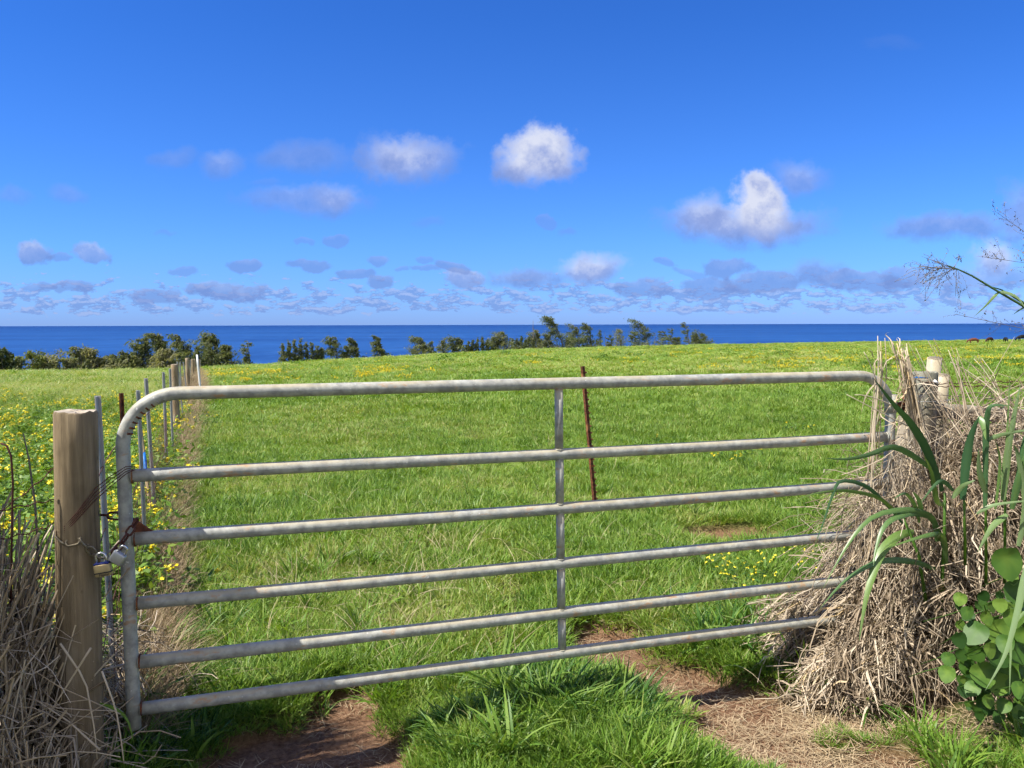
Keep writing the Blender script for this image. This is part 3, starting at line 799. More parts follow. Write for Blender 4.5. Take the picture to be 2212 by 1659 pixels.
def build_chain():
    c0 = np.array([PT[0], PT[1]]); R0 = .083
    def on_post(px, py):
        d = ray(px, py); o = -c0; a = d[0] ** 2 + d[1] ** 2; b = 2 * (d[:2] @ o); cc = o @ o - R0 ** 2; disc = b * b - 4 * a * cc
        k = (-b - math.sqrt(max(disc, 0))) / (2 * a); return np.array([0, 0, EYE]) + d * k
    z1 = on_post(160, 1165)[2]
    mb = MB()
    front = [on_post(126, 1158), on_post(134, 1170), on_post(150, 1172), on_post(176, 1166), on_post(182, 1172)]
    back = [np.array([c0[0] + R0 * math.cos(a), c0[1] + R0 * math.sin(a), front[0][2] - .002]) for a in np.linspace(math.pi * 1.05, .1, 9)]
    lk = P(219, 1206, 2.76)
    chain(mb, front + [on_post(195, 1188), on_post(205, 1198), lk], .045, w=.0125, r=.0036)
    c = tag(mb.build('chain', M_chain), 'dull zinc chain looped round the gate post and down to the padlocks', 'chain')
    mb = MB(); g = gp(0, 0)[:2]; U = lambda px, py, off: np.array([0, 0, EYE]) + ray(px, py) * ((2.85 - off) / ray(px, py)[1])
    chain(mb, [P(242, 1196, 2.80), P(258, 1180, 2.85), P(272, 1160, 2.87), P(286, 1140, 2.88), P(297, 1120, 2.9)], .036, w=.012, r=.0042)
    tag(mb.build('chain', M_darkrust), 'dark rusted chain from the padlocks up to the gate upright', 'chain'); mb = MB()
    chain(mb, [P(205, 1112, 2.93), P(232, 1113, 2.92), P(262, 1116, 2.92)], .05, w=.0125, r=.0042)
    tag(mb.build('chain', M_darkrust), 'short rusted chain end showing behind, between post and gate upright', 'chain')
    # tie wire from the post up to the gate
    mb = MB()
    for k in range(4):
        o = np.array([0, 0, .004 * k]); q = [on_post(121, 1156), on_post(140, 1150 - 2 * k), on_post(165, 1125 - 3 * k), on_post(195, 1092 - 5 * k), on_post(206, 1080 - 6 * k), P(240, 1050 - 5 * k, 2.80), P(272, 1024 - 3 * k, 2.86), P(292, 1014, 2.89)]
        mb.tube([p + o for p in q], .0017, 5)
    tag(mb.build('tie_wire', M_darkrust), 'rusty tie wire stretched slantwise from the post to the gate upright', 'wire')
    # grey padlock, hanging tilted
    def lock(name, lab, c, ang, w, h, th, bodymat, shk, lift, band=None):
        root = empty(name, c, lab, 'padlock'); ca, sa = math.cos(ang), math.sin(ang)
        ex = np.array([ca, 0.12, sa]); ex = norm(ex); ez = norm(np.array([-sa, 0.0, ca])); ez = norm(ez - ex * (ez @ ex)); ey = np.cross(ez, ex)
        mb = MB(); n = 28; prof = []
        for a in np.linspace(0, 2 * np.pi, n, endpoint=False):
            e = .28; prof.append((math.copysign(abs(math.cos(a)) ** e, math.cos(a)) * w / 2, math.copysign(abs(math.sin(a)) ** (e * 1.6), math.sin(a)) * th / 2))
        rows = []
        for zz, f in ((-h / 2, .9), (-h / 2 + .003, 1), (h / 2 - .003, 1), (h / 2, .9)): rows.append([c + ex * x * f + ey * y * f + ez * zz for x, y in prof])
        V = np.array(rows).reshape(-1, 3); V = np.concatenate([V, [c - ez * h / 2, c + ez * h / 2]]); i = np.arange(n); j = (i + 1) % n
        mb.add(V, np.concatenate([np.stack([q * n + i, q * n + j, (q + 1) * n + j, (q + 1) * n + i], -1) for q in range(3)]))
        mb.f.append(np.stack([j, i, np.full(n, 4 * n)], -1)); mb.f.append(np.stack([3 * n + i, 3 * n + j, np.full(n, 4 * n + 1)], -1))
        body = mb.build('body', bodymat, root)
        s = MB(); hw = w * .29
        pts = [c + ez * (h / 2 - .004) + ex * hw] + [c + ez * (h / 2 + lift) + ex * hw * math.cos(a) + ez * hw * math.sin(a) for a in np.linspace(0, math.pi, 11)] + [c + ez * (h / 2 - .004) - ex * hw]
        s.tube(pts, .0042, 9); s.build('shackle', shk, root)
        if band:
            b = MB(); bw = w / 2 + .0012
            for zz, hh in ((-h * .18, .0022),):
                b.add(np.array([c + ex * x * 1.03 + ey * y * 1.06 + ez * (zz + q) for q in (-hh, hh) for x, y in prof]), np.stack([i, j, n + j, n + i], -1))
            b.build('bumper', M_black, root)
            b = MB(); b.box(c + ez * (h / 2 + .003), (w * .43, th * .45, .003), np.stack([ex, ey, ez], 1)); b.build('top_bumper', M_bluerubber, root)
        return root, ex, ey, ez
    lock('steel_padlock', 'tilted silver grey padlock with bright shackle, upper of the two', P(254, 1205, 2.765), R(-35), .047, .041, .022, M_lockgrey, M_chrome, .016)
    c = P(223, 1231, 2.755); root, ex, ey, ez = lock('brass_padlock', 'brass padlock with black rubber band hanging below the silver one', c, R(8), .058, .043, .026, M_brass, M_chrome, .024, True)
    # lettering stamped low on the brass lock
    cu = bpy.data.curves.new('lettering', 'FONT'); cu.body = 'Master'; cu.size = .013; cu.extrude = .0003; cu.align_x = 'CENTER'
    tmp = bpy.data.objects.new('lettering', cu); C.objects.link(tmp); dg = bpy.context.evaluated_depsgraph_get(); dg.update()
    me = bpy.data.meshes.new_from_object(tmp.evaluated_get(dg)); bpy.data.objects.remove(tmp)
    o = bpy.data.objects.new('lettering', me); C.objects.link(o); o.parent = root; me.materials.append(M_black)
    fr = -ey if (-ey)[1] < 0 else ey
    M4 = Matrix((Vector((ex[0], ez[0], fr[0], 0)), Vector((ex[1], ez[1], fr[1], 0)), Vector((ex[2], ez[2], fr[2], 0)), Vector((0, 0, 0, 1))))
    M4.translation = Vector(ez * -.0185 + fr * .0138 + ex * .006); me.transform(M4)


build_chain()

# ------------------------------------------------------------------ vegetation tools
def grow(base, az, L, lean, bend, k=5):
    """curved blades: (N,k,3)"""
    N = len(base); Pn = np.zeros((N, k, 3)); Pn[:, 0] = base
    for i in range(1, k):
        th = lean + bend * ((i - .5) / (k - 1)); ds = (L / (k - 1))
        Pn[:, i] = Pn[:, i - 1] + np.stack([np.cos(az) * np.sin(th) * ds, np.sin(az) * np.sin(th) * ds, np.cos(th) * ds], -1)
    return Pn


def blade_w(N, k, w):
    t = np.linspace(0, 1, k); prof = np.minimum(1, .55 + t * 2.2) * (1 - t ** 2.2) + .02; return np.asarray(w)[:, None] * prof[None]


def tuft(mb, n, rad, L, w, lean=(.0, .5), bend=(.3, 1.2), k=5, tint=(0, 1), centre=(0, 0, 0), side=None, wind=0.0):
    a = rng.uniform(0, 2 * np.pi, n); r = rad * np.sqrt(rng.uniform(0, 1, n)); base = np.stack([np.cos(a) * r, np.sin(a) * r, np.zeros(n)], -1) + np.asarray(centre)
    az = a + rng.normal(0, .8, n)
    if wind: az = np.where(rng.uniform(size=n) < wind, rng.normal(math.pi, .6, n), az)
    Ls = rng.uniform(*L, n); ws = rng.uniform(*w, n)
    Pn = grow(base, az, Ls, rng.uniform(*lean, n), rng.uniform(*bend, n), k)
    sd = np.stack([-np.sin(az), np.cos(az), np.zeros(n)], -1)[:, None] + rng.normal(0, .35, (n, 1, 3))
    mb.ribbons(Pn, blade_w(n, k, ws), rng.uniform(*tint, n), sd)
    return Pn


def leaves(mb, n, pos, size, tint, droop=.4, ratio=.55):
    """oval leaves as small four-point faces with a fold"""
    az = rng.uniform(0, 2 * np.pi, n); el = rng.normal(-.1, droop, n); d = np.stack([np.cos(az) * np.cos(el), np.sin(az) * np.cos(el), np.sin(el)], -1)
    s = norm(np.cross(d, [0, 0, 1.0]) + rng.normal(0, .3, (n, 3))); L = rng.uniform(*size, n)[:, None]
    V = np.stack([pos, pos + d * L * .45 + s * L * ratio * .5, pos + d * L, pos + d * L * .45 - s * L * ratio * .5], 1)
    mb.add(V.reshape(-1, 3), np.arange(n * 4).reshape(n, 4), np.repeat(rng.uniform(*tint, n), 4))


def petals(mb, pos, size, tint=(0, 1), per=4):
    pos = np.repeat(pos, per, 0); n = len(pos); leaves(mb, n, pos, size, tint, .5, .9)


def source(mb, name, mat, extra=None):
    me = mb.mesh(name, mat)
    return bpy.data.objects.new(name, me)


def join_src(name, parts):
    """one source mesh with several materials: parts = [(MB, material)]"""
    V = []; F = []; T = []; MI = []; n = 0; tot = []
    for mi, (mb, m) in enumerate(parts):
        v = np.concatenate(mb.v); V.append(v); T.append(np.concatenate(mb.t))
        for f in mb.f: F.append((f + n).reshape(-1)); tot.append(np.full(len(f), f.shape[1])); MI.append(np.full(len(f), mi))
        n += len(v)
    V = np.concatenate(V); lp = np.concatenate(F).astype(np.int32); tot = np.concatenate(tot).astype(np.int32); me = bpy.data.meshes.new(name)
    me.vertices.add(len(V)); me.vertices.foreach_set('co', V.astype(np.float32).reshape(-1)); me.loops.add(len(lp)); me.loops.foreach_set('vertex_index', lp)
    me.polygons.add(len(tot)); me.polygons.foreach_set('loop_start', np.concatenate([[0], np.cumsum(tot)[:-1]]).astype(np.int32)); me.polygons.foreach_set('loop_total', tot)
    for mb, m in parts: me.materials.append(m)
    me.polygons.foreach_set('material_index', np.concatenate(MI).astype(np.int32)); me.polygons.foreach_set('use_smooth', np.full(len(tot), True))
    at = me.attributes.new('tint', 'FLOAT', 'POINT'); at.data.foreach_set('value', np.concatenate(T).astype(np.float32)); me.update(calc_edges=True)
    return bpy.data.objects.new(name, me)


def scatter(name, srcs, pts, scale, patch, label, cat, rot=None, tilt=.12, zscale=None):
    """one object of stuff that carries many small plants"""
    N = len(pts); me = bpy.data.meshes.new(name); me.vertices.add(N); me.vertices.foreach_set('co', np.asarray(pts, np.float32).reshape(-1))
    rot = rng.uniform(0, 2 * np.pi, N) if rot is None else rot
    rv = np.stack([rng.normal(0, tilt, N), rng.normal(0, tilt, N), rot], -1)
    sc = np.stack([scale, scale, scale if zscale is None else zscale], -1)
    for nm, ty, dat, key in (('rot', 'FLOAT_VECTOR', rv, 'vector'), ('scl', 'FLOAT_VECTOR', sc, 'vector'), ('patch', 'FLOAT', patch, 'value')):
        a = me.attributes.new(nm, ty, 'POINT'); a.data.foreach_set(key, np.asarray(dat, np.float32).reshape(-1))
    a = me.attributes.new('pick', 'INT', 'POINT'); a.data.foreach_set('value', rng.integers(0, len(srcs), N).astype(np.int32))
    o = bpy.data.objects.new(name, me); C.objects.link(o)
    ng = bpy.data.node_groups.new(name, 'GeometryNodeTree')
    ng.interface.new_socket('Geometry', in_out='INPUT', socket_type='NodeSocketGeometry'); ng.interface.new_socket('Geometry', in_out='OUTPUT', socket_type='NodeSocketGeometry')
    n, l = ng.nodes, ng.links; gi = n.new('NodeGroupInput'); go = n.new('NodeGroupOutput'); ip = n.new('GeometryNodeInstanceOnPoints')
    jn = n.new('GeometryNodeJoinGeometry')
    for s in srcs:
        oi = n.new('GeometryNodeObjectInfo'); oi.inputs['Object'].default_value = s; oi.inputs['As Instance'].default_value = True; l.new(oi.outputs['Geometry'], jn.inputs[0])
    def na(nm, ty):
        q = n.new('GeometryNodeInputNamedAttribute'); q.data_type = ty; q.inputs['Name'].default_value = nm; return q.outputs['Attribute']
    l.new(gi.outputs[0], ip.inputs['Points']); l.new(jn.outputs[0], ip.inputs['Instance']); ip.inputs['Pick Instance'].default_value = True
    l.new(na('pick', 'INT'), ip.inputs['Instance Index']); l.new(na('scl', 'FLOAT_VECTOR'), ip.inputs['Scale'])
    er = n.new('FunctionNodeEulerToRotation'); l.new(na('rot', 'FLOAT_VECTOR'), er.inputs[0]); l.new(er.outputs[0], ip.inputs['Rotation'])
    l.new(ip.outputs[0], go.inputs[0])
    md = o.modifiers.new('scatter', 'NODES'); md.node_group = ng
    return tag(o, label, cat, kind='stuff')


def sample(n, y0, y1, tlo=-.72, thi=.72, p=1.0):
    """points in the view wedge, evenly spread over log distance"""
    y = np.exp(rng.uniform(math.log(y0), math.log(y1), n)); m = .25
    t = rng.uniform(tlo, thi, n); x = t * y + np.sign(t) * m * rng.uniform(0, 1, n); return x, y


def left_of_fence(x, y): return x < FENCE_X(y) - .05


def heap_zone(x, y): return (x > 1.42) & (y > 3.1) & (y < 4.7)


# ------------------------------------------------------------------ grass
def build_grass():
    src = []
    for i in range(5):
        mb = MB(); tuft(mb, 52, .09, (.035, .095), (.002, .0042), (.15, .95), (.2, 1.0), 4, (0, 1)); tuft(mb, 3, .08, (.08, .15), (.001, .002), (.1, .8), (.4, 1.3), 5, (.75, 1.35)); src.append(source(mb, 'grass_tuft_%d' % i, M_grass))
    srcf = []
    for i in range(4):
        mb = MB(); tuft(mb, 90, .30, (.06, .17), (.005, .011), (.1, .8), (.2, 1.0), 4, (0, 1)); srcf.append(source(mb, 'grass_patch_%d' % i, M_grass))
    # close turf
    x, y = sample(44000, 2.45, 16); d = dirt(x, y); keep = (rng.uniform(size=len(x)) > d * 1.25) & ~left_of_fence(x, y) & ~(heap_zone(x, y) & (x > 1.75))
    front_right = (x > .75) & (y < 3.35); keep &= ~(front_right & (rng.uniform(size=len(x)) < .35))
    x, y = x[keep], y[keep]; b = lattice(x, y, 1.1, 21); b2 = lattice(x, y, 4.5, 22)
    sc = np.clip(.95 + .35 * b + rng.normal(0, .2, len(x)), .45, 1.7) * np.where((x > .75) & (y < 3.3), .6, 1.0) * np.where((x > .1) & (y < 2.85), .6, 1.0) * np.where((x < -.2) & (y < 3.6), .66, 1.0) * (.85 + .03 * y)
    b3 = lattice(x, y, 2.2, 23); patch = np.clip(.36 - .24 * b + .2 * b2 + .28 * np.maximum(b3, 0) + rng.normal(0, .13, len(x)) + .05 * np.clip((y - 5) / 6, 0, 1), 0, 1)
    dr = np.exp(-(((x + 1.2) / 1.2) ** 2 + ((y - 6.5) / 1.6) ** 2)) + .7 * np.exp(-(((x + .4) / .6) ** 2 + ((y - 4.3) / .5) ** 2)); patch = np.clip(patch + .38 * dr * rng.uniform(.2, 1.2, len(x)), 0, 1)
    scatter('grass', src, np.stack([x, y, ground(x, y)], -1), sc, patch, 'short bright green pasture grass close around and behind the gate', 'grass', zscale=sc * rng.uniform(.8, 1.2, len(x)))
    # rank coarse tufts among the turf
    st = []
    for i in range(4):
        mb = MB(); tuft(mb, 34, .07, (.09, .22), (.0028, .006), (.1, .8), (.3, 1.3), 5, (0, 1.1)); st.append(source(mb, 'rank_tuft_%d' % i, M_grass))
    x, y = sample(2600, 2.6, 20); keep = (rng.uniform(size=len(x)) < np.clip(.2 + .9 * lattice(x, y, 1.7, 25), .03, 1)) & ~left_of_fence(x, y) & (dirt(x, y) < .45) & ~(heap_zone(x, y) & (x > 1.75)) & ~((x > .1) & (y < 2.8)); x, y = x[keep], y[keep]
    scatter('rank_grass', st, np.stack([x, y, ground(x, y)], -1), rng.uniform(.6, 1.25, len(x)), np.clip(rng.normal(.32, .2, len(x)), 0, 1), 'coarser darker tufts standing out of the pasture turf', 'grass')
    # far sward
    x, y = sample(34000, 13, 325); keep = y < crest(x / y) + 6; x, y = x[keep], y[keep]
    b = lattice(x, y, .16, 31); b2 = lattice(x * .4, y, .5, 32)
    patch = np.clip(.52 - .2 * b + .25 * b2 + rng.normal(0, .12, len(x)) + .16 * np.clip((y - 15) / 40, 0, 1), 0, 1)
    sc = (.7 + .3 * rng.uniform(size=len(x))) * np.clip(y / 16, .9, 4.2); zs = np.clip(.9 + .25 * b, .5, 1.5) * (1 + .006 * y) * np.where(x < FENCE_X(y), 1.25, 1.0)
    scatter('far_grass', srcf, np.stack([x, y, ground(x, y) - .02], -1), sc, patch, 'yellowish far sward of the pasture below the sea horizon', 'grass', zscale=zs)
    # pale bent seed stalks
    st = []
    for i in range(4):
        mb = MB(); tuft(mb, 11, .16, (.18, .42), (.0007, .0014), (.4, 1.1), (.5, 1.3), 7, (.85, 1.25), wind=.4); st.append(source(mb, 'pale_stalks_%d' % i, M_strawi))
    x, y = sample(2400, 3.6, 16); a = lattice(x, y, .8, 41); w = np.exp(-(((x + .9) / 1.5) ** 2 + ((y - 6.3) / 2.2) ** 2)); keep = (rng.uniform(size=len(x)) < .03 + .42 * w) & ~left_of_fence(x, y) & (dirt(x, y) < .2); x, y = x[keep], y[keep]
    scatter('pale_grass', st, np.stack([x, y, ground(x, y)], -1), rng.uniform(.6, 1.1, len(x)), rng.uniform(.5, 1, len(x)), 'pale bent seed stalks lying over the green turf', 'dry grass')
    # wind-laid pale grass of the paddock left of the fence
    st = []
    for i in range(4):
        mb = MB(); tuft(mb, 60, .28, (.25, .5), (.0025, .006), (.3, .9), (.4, 1.2), 5, (0, 1), wind=.7); st.append(source(mb, 'laid_grass_%d' % i, M_grass))
    x, y = sample(7000, 6, 95, -.8, -.3); keep = left_of_fence(x, y) & (y < crest(x / y) + 4); x, y = x[keep], y[keep]
    scatter('laid_grass', st, np.stack([x, y, ground(x, y)], -1), rng.uniform(.7, 1.3, len(x)) * np.clip(y / 22, .8, 2.5), np.clip(rng.normal(.93, .12, len(x)) - .3 * (y < 10), 0, 1), 'tall pale green grass laid over by wind left of the old fence', 'grass', tilt=.12, zscale=rng.uniform(.5, .95, len(x)))
    # straw litter on the tracks
    st = []
    for i in range(5):
        mb = MB(); n = 26; c = np.stack([rng.uniform(-.09, .09, n), rng.uniform(-.09, .09, n), rng.uniform(.001, .012, n)], -1); az = rng.uniform(0, 6.3, n)
        Pn = grow(c, az, rng.uniform(.02, .09, n), np.full(n, 1.5), rng.normal(0, .35, n), 4); mb.ribbons(Pn, blade_w(n, 4, rng.uniform(.0008, .002, n)), rng.uniform(.2, 1, n), norm(np.stack([-np.sin(az), np.cos(az), np.zeros(n)], -1))[:, None]); st.append(source(mb, 'straw_litter_%d' % i, M_strawi))
    x = rng.uniform(-1.6, 2.4, 6500); y = rng.uniform(2.4, 4.9, 6500); d = dirt(x, y); lt = lattice(x, y, 3.2, 75); keep = rng.uniform(size=6500) < d * np.where(x > .2, np.clip(.45 + .9 * lt, .08, 1), .045) * np.where(y > 3.9, .35, 1) + np.where((x > .9) & (y < 3.4), .3, .0); x, y = x[keep], y[keep]
    scatter('straw_litter', st, np.stack([x, y, ground(x, y) + .002], -1), rng.uniform(.6, 1.3, len(x)), np.clip(rng.normal(.6, .2, len(x)), 0, 1), 'trampled bits of straw strewn over the bare red tracks', 'straw', tilt=.05)


build_grass()


def flower_plant(mbl, mbf, h, n, spread, fl, base=(0, 0, 0), leaf=(.03, .06), petal=(.014, .024)):
    """a leafy weed with clusters of yellow flowers at its tips"""
    base = np.asarray(base, float); k = 6; a = rng.uniform(0, 6.3, n)
    Pn = grow(np.tile(base, (n, 1)) + np.stack([np.cos(a), np.sin(a), 0 * a], -1) * spread * .25 * rng.uniform(0, 1, (n, 1)), a, rng.uniform(.6, 1, n) * h * 1.1, rng.uniform(.05, .5, n), rng.uniform(0, .5, n) * spread / max(h, .01), k)
    mbl.ribbons(Pn, np.full((n, k), .0022), rng.uniform(0, .5, n))
    idx = rng.integers(0, n, n * 9); tt = rng.integers(1, k, n * 9); leaves(mbl, n * 9, Pn[idx, tt] + rng.normal(0, .012, (n * 9, 3)), leaf, (0, 1))
    tips = Pn[rng.uniform(size=n) < fl][:, -1]
    if len(tips):
        c = np.repeat(tips, 5, 0) + rng.normal(0, .010, (len(tips) * 5, 3))
        if isinstance(mbf, list):
            for q in range(len(tips)): fm = MB(); petals(fm, c[q * 5:q * 5 + 5], petal); mbf.append(fm)
        else: petals(mbf, c, petal)


def build_flowers():
    weeds = []
    for i in range(5):
        a, b = MB(), MB(); flower_plant(a, b, .42, 16, .5, (.4, .0, .6, .0, .3)[i], (0, 0, 0), (.035, .075), (.018, .03)); weeds.append(join_src('weed_%d' % i, [(a, M_weed), (b, M_flower)] if b.n else [(a, M_weed)]))
    x, y = sample(6000, 3.3, 26, -.85, -.3); keep = left_of_fence(x, y) & ~((y < 4.6) & (x > FENCE_X(y) - .3)); x, y = x[keep], y[keep]
    m = lattice(x, y, .8, 51); keep = rng.uniform(size=len(x)) < np.clip(.75 + .5 * m - np.clip((y - 12) / 16, 0, .75), .1, 1); x, y, m = x[keep], y[keep], m[keep]
    bl = rng.uniform(size=len(x)) < np.clip(.34 + 1.3 * lattice(x, y * .6, 1.3, 52), .1, .95)
    for nm, q, sr, lab in (('leafy_weeds', ~bl, [weeds[1], weeds[3]], 'leafy green weeds filling the ground left of the fence'), ('flowering_weeds', bl, [weeds[0], weeds[2], weeds[4]], 'drifts of yellow flowering weeds left of the fence')):
        scatter(nm, sr, np.stack([x, y, ground(x, y)], -1)[q], rng.uniform(.6, 1.2, q.sum()), rng.uniform(.2, .9, q.sum()), lab, 'weeds', tilt=.2)
    # yellow bands across the pasture
    sp = []
    for i in range(4):
        a, b = MB(), MB(); n = 14
        for q in range(5):
            r = .5 * np.sqrt(rng.uniform()); an = rng.uniform(0, 6.3); flower_plant(a, b, rng.uniform(.2, .34), 5, .3, .75, (math.cos(an) * r, math.sin(an) * r, 0), (.04, .07), (.03, .05))
        sp.append(join_src('flower_patch_%d' % i, [(a, M_weed), (b, M_flower)]))
    x, y = sample(18000, 9, 310, -.45, .72); t = x / y
    py = np.zeros(len(x)); py = 700 - (ground(x, y) - EYE) / y * 1698 ; px = 1106 + t * 1698
    band = .95 * np.exp(-((py - (812 - .012 * (px - 430))) / 11) ** 2) * np.clip((1050 - px) / 300, 0, 1) * (px > 415) + .55 * np.exp(-((py - (757 + .0 * px)) / 9) ** 2) * np.clip((px - 1250) / 200, 0, 1) + .35 * np.exp(-((py - 790) / 12) ** 2) * (px > 1500) + .16 * (px > 1000) * (py < 790) + .4 * np.exp(-((py - 775) / 8) ** 2) * (px < 900) * (px > 430)
    m = lattice(x, y * .45, .55, 61) ; keep = (rng.uniform(size=len(x)) < band * np.clip(.25 + 1.1 * m, 0, 1)) & ~left_of_fence(x, y) & (y < crest(t) + 3); x, y = x[keep], y[keep]
    scatter('wildflowers', sp, np.stack([x, y, ground(x, y) - .04], -1), rng.uniform(.5, 1.1, len(x)) * np.clip(y / 45, .6, 1.6), rng.uniform(.3, .9, len(x)), 'yellow wildflowers in streaks across the far pasture', 'wildflowers', tilt=.1, zscale=np.full(len(x), 1.0))
    # dark low shrubs in the pasture
    sb = []
    for i in range(3):
        a = MB(); n = 260; ph = rng.uniform(0, 6.3, n); rr = np.sqrt(rng.uniform(0, 1, n)); pos = np.stack([np.cos(ph) * rr * .6, np.sin(ph) * rr * .6, (1 - rr ** 2) * .4 * rng.uniform(.3, 1, n)], -1); leaves(a, n, pos, (.08, .15), (0, .8)); sb.append(source(a, 'low_shrub_%d' % i, M_weed))
    pts = []
    for (px, py) in ((1360, 772), (1380, 773), (1430, 774), (1445, 775), (1240, 768), (1090, 765), (958, 784), (1300, 779), (1000, 947), (1090, 768), (1690, 771), (1330, 770), (640, 790), (1560, 752), (1880, 792), (1905, 795)):
        pts.append(G(px, py))
    pts = np.array(pts); scatter('low_shrubs', sb, pts, np.clip(pts[:, 1] / 40, .3, 1.5) * rng.uniform(.7, 1.2, len(pts)), rng.uniform(.0, .4, len(pts)), 'dark green low bushes dotted over the pasture', 'bushes')
    # plants one can point to
    for (px, py, h, n, fl, lab) in (
            (385, 1180, .20, 12, .5, 'yellow flowered weed in the grass right beside the gate upright'), (378, 1285, .19, 12, .35, 'leafy weed with one yellow bloom between the third and fourth gate bars'),
            (440, 925, .34, 26, .35, 'round leafy bush with a few yellow flowers beside the dry fence line'), (1570, 1000, .19, 14, .35, 'dark weed with an upright yellow flower spike behind the second bar'),
            (1640, 985, .17, 10, .3, 'small dark weed with one yellow flower right of the flower spike'), (1730, 935, .22, 16, .2, 'low weed with scattered yellow flowers under the top bar at the hinge end'),
            (1440, 960, .13, 16, .12, 'pale leafy ground weed right of the lone rusty post'), (1180, 962, .13, 18, .05, 'pale leafy ground weed left of the lone rusty post')):
        b = G(px, py); root = empty('flowering_weed', b, lab, 'weed', 'single weeds in the pasture'); a, f = MB(), []; flower_plant(a, f, h, n, .9, fl, b, (.035, .065), (.013, .022))
        a.build('foliage', M_vine, root)
        for q in f: q.build('flower', M_flower, root)
    for (px, py, s, n, lab) in ((1605, 1275, .2, 46, 'buttercup clump with many small yellow flowers between the lowest bars'), (1745, 1262, .1, 16, 'small buttercup clump at the edge of the straw heap'), (232, 1405, .05, 9, 'tiny yellow flowers in the gap between post and gate')):
        b = G(px, py); root = empty('buttercup_clump', b, lab, 'wildflower', 'buttercups near the gate'); a, f = MB(), MB(); aa = rng.uniform(0, 6.3, n); r = s * np.sqrt(rng.uniform(size=n)); bs = np.stack([b[0] + np.cos(aa) * r, b[1] + np.sin(aa) * r, np.full(n, b[2])], -1)
        Pn = grow(bs, aa, rng.uniform(.12, .27, n), rng.uniform(0, .3, n), rng.uniform(0, .5, n), 5); a.ribbons(Pn, np.full((n, 5), .0016), rng.uniform(.4, 1, n)); leaves(a, n * 5, bs[rng.integers(0, n, n * 5)] + np.stack([rng.normal(0, .02, n * 5), rng.normal(0, .02, n * 5), rng.uniform(.02, .14, n * 5)], -1), (.03, .06), (.2, 1), .4, .3)
        a.build('foliage', M_vine, root)
        for q in range(n): f = MB(); petals(f, Pn[q:q + 1, -1], (.010, .015), (.6, 1), 6); f.build('flower', M_flower, root)


build_flowers()


# ------------------------------------------------------------------ dry grass heaps
def heap_height(x, y):
    """the mound of dead cane grass that has swallowed the hinge end of the gate"""
    H = np.interp(x, [1.25, 1.42, 1.62, 1.75, 1.95, 2.25, 2.7, 4.2], [0, .13, .25, .46, .76, .95, 1.0, 1.0])
    yc = np.interp(x, [1.3, 2.0, 2.6, 4.2], [3.78, 3.95, 4.0, 4.1]); wf = np.interp(x, [1.3, 1.7, 2.2, 4.2], [.26, .40, .52, .58])
    d = (y - yc); d = np.where(d < 0, d / wf, d / .75); return H * np.sqrt(np.clip(1 - np.abs(d) ** 2.6, 0, 1)) * (1 + .17 * lattice(x, y, 5, 71) + .08 * lattice(x, y, 14, 74))


def bent(base, d, L, sag, k=6):
    """stems: start, direction, length, sag under weight"""
    N = len(base); t = np.linspace(0, 1, k)[None, :, None]; Pn = base[:, None] + d[:, None] * L[:, None, None] * t
    Pn = Pn + rng.normal(0, 1, (N, 1, 3)) * (L * .07)[:, None, None] * np.sin(t * np.pi) + rng.normal(0, 1, (N, 1, 3)) * (L * .035)[:, None, None] * np.sin(t * np.pi * 2.3)
    kk = rng.uniform(size=N) < .3; Pn[kk] += (rng.normal(0, .22, (kk.sum(), 1, 3)) * L[kk][:, None, None]) * np.clip(t - .5, 0, 1)
    Pn[..., 2] -= (sag * L)[:, None] * t[..., 0] ** 2; return Pn


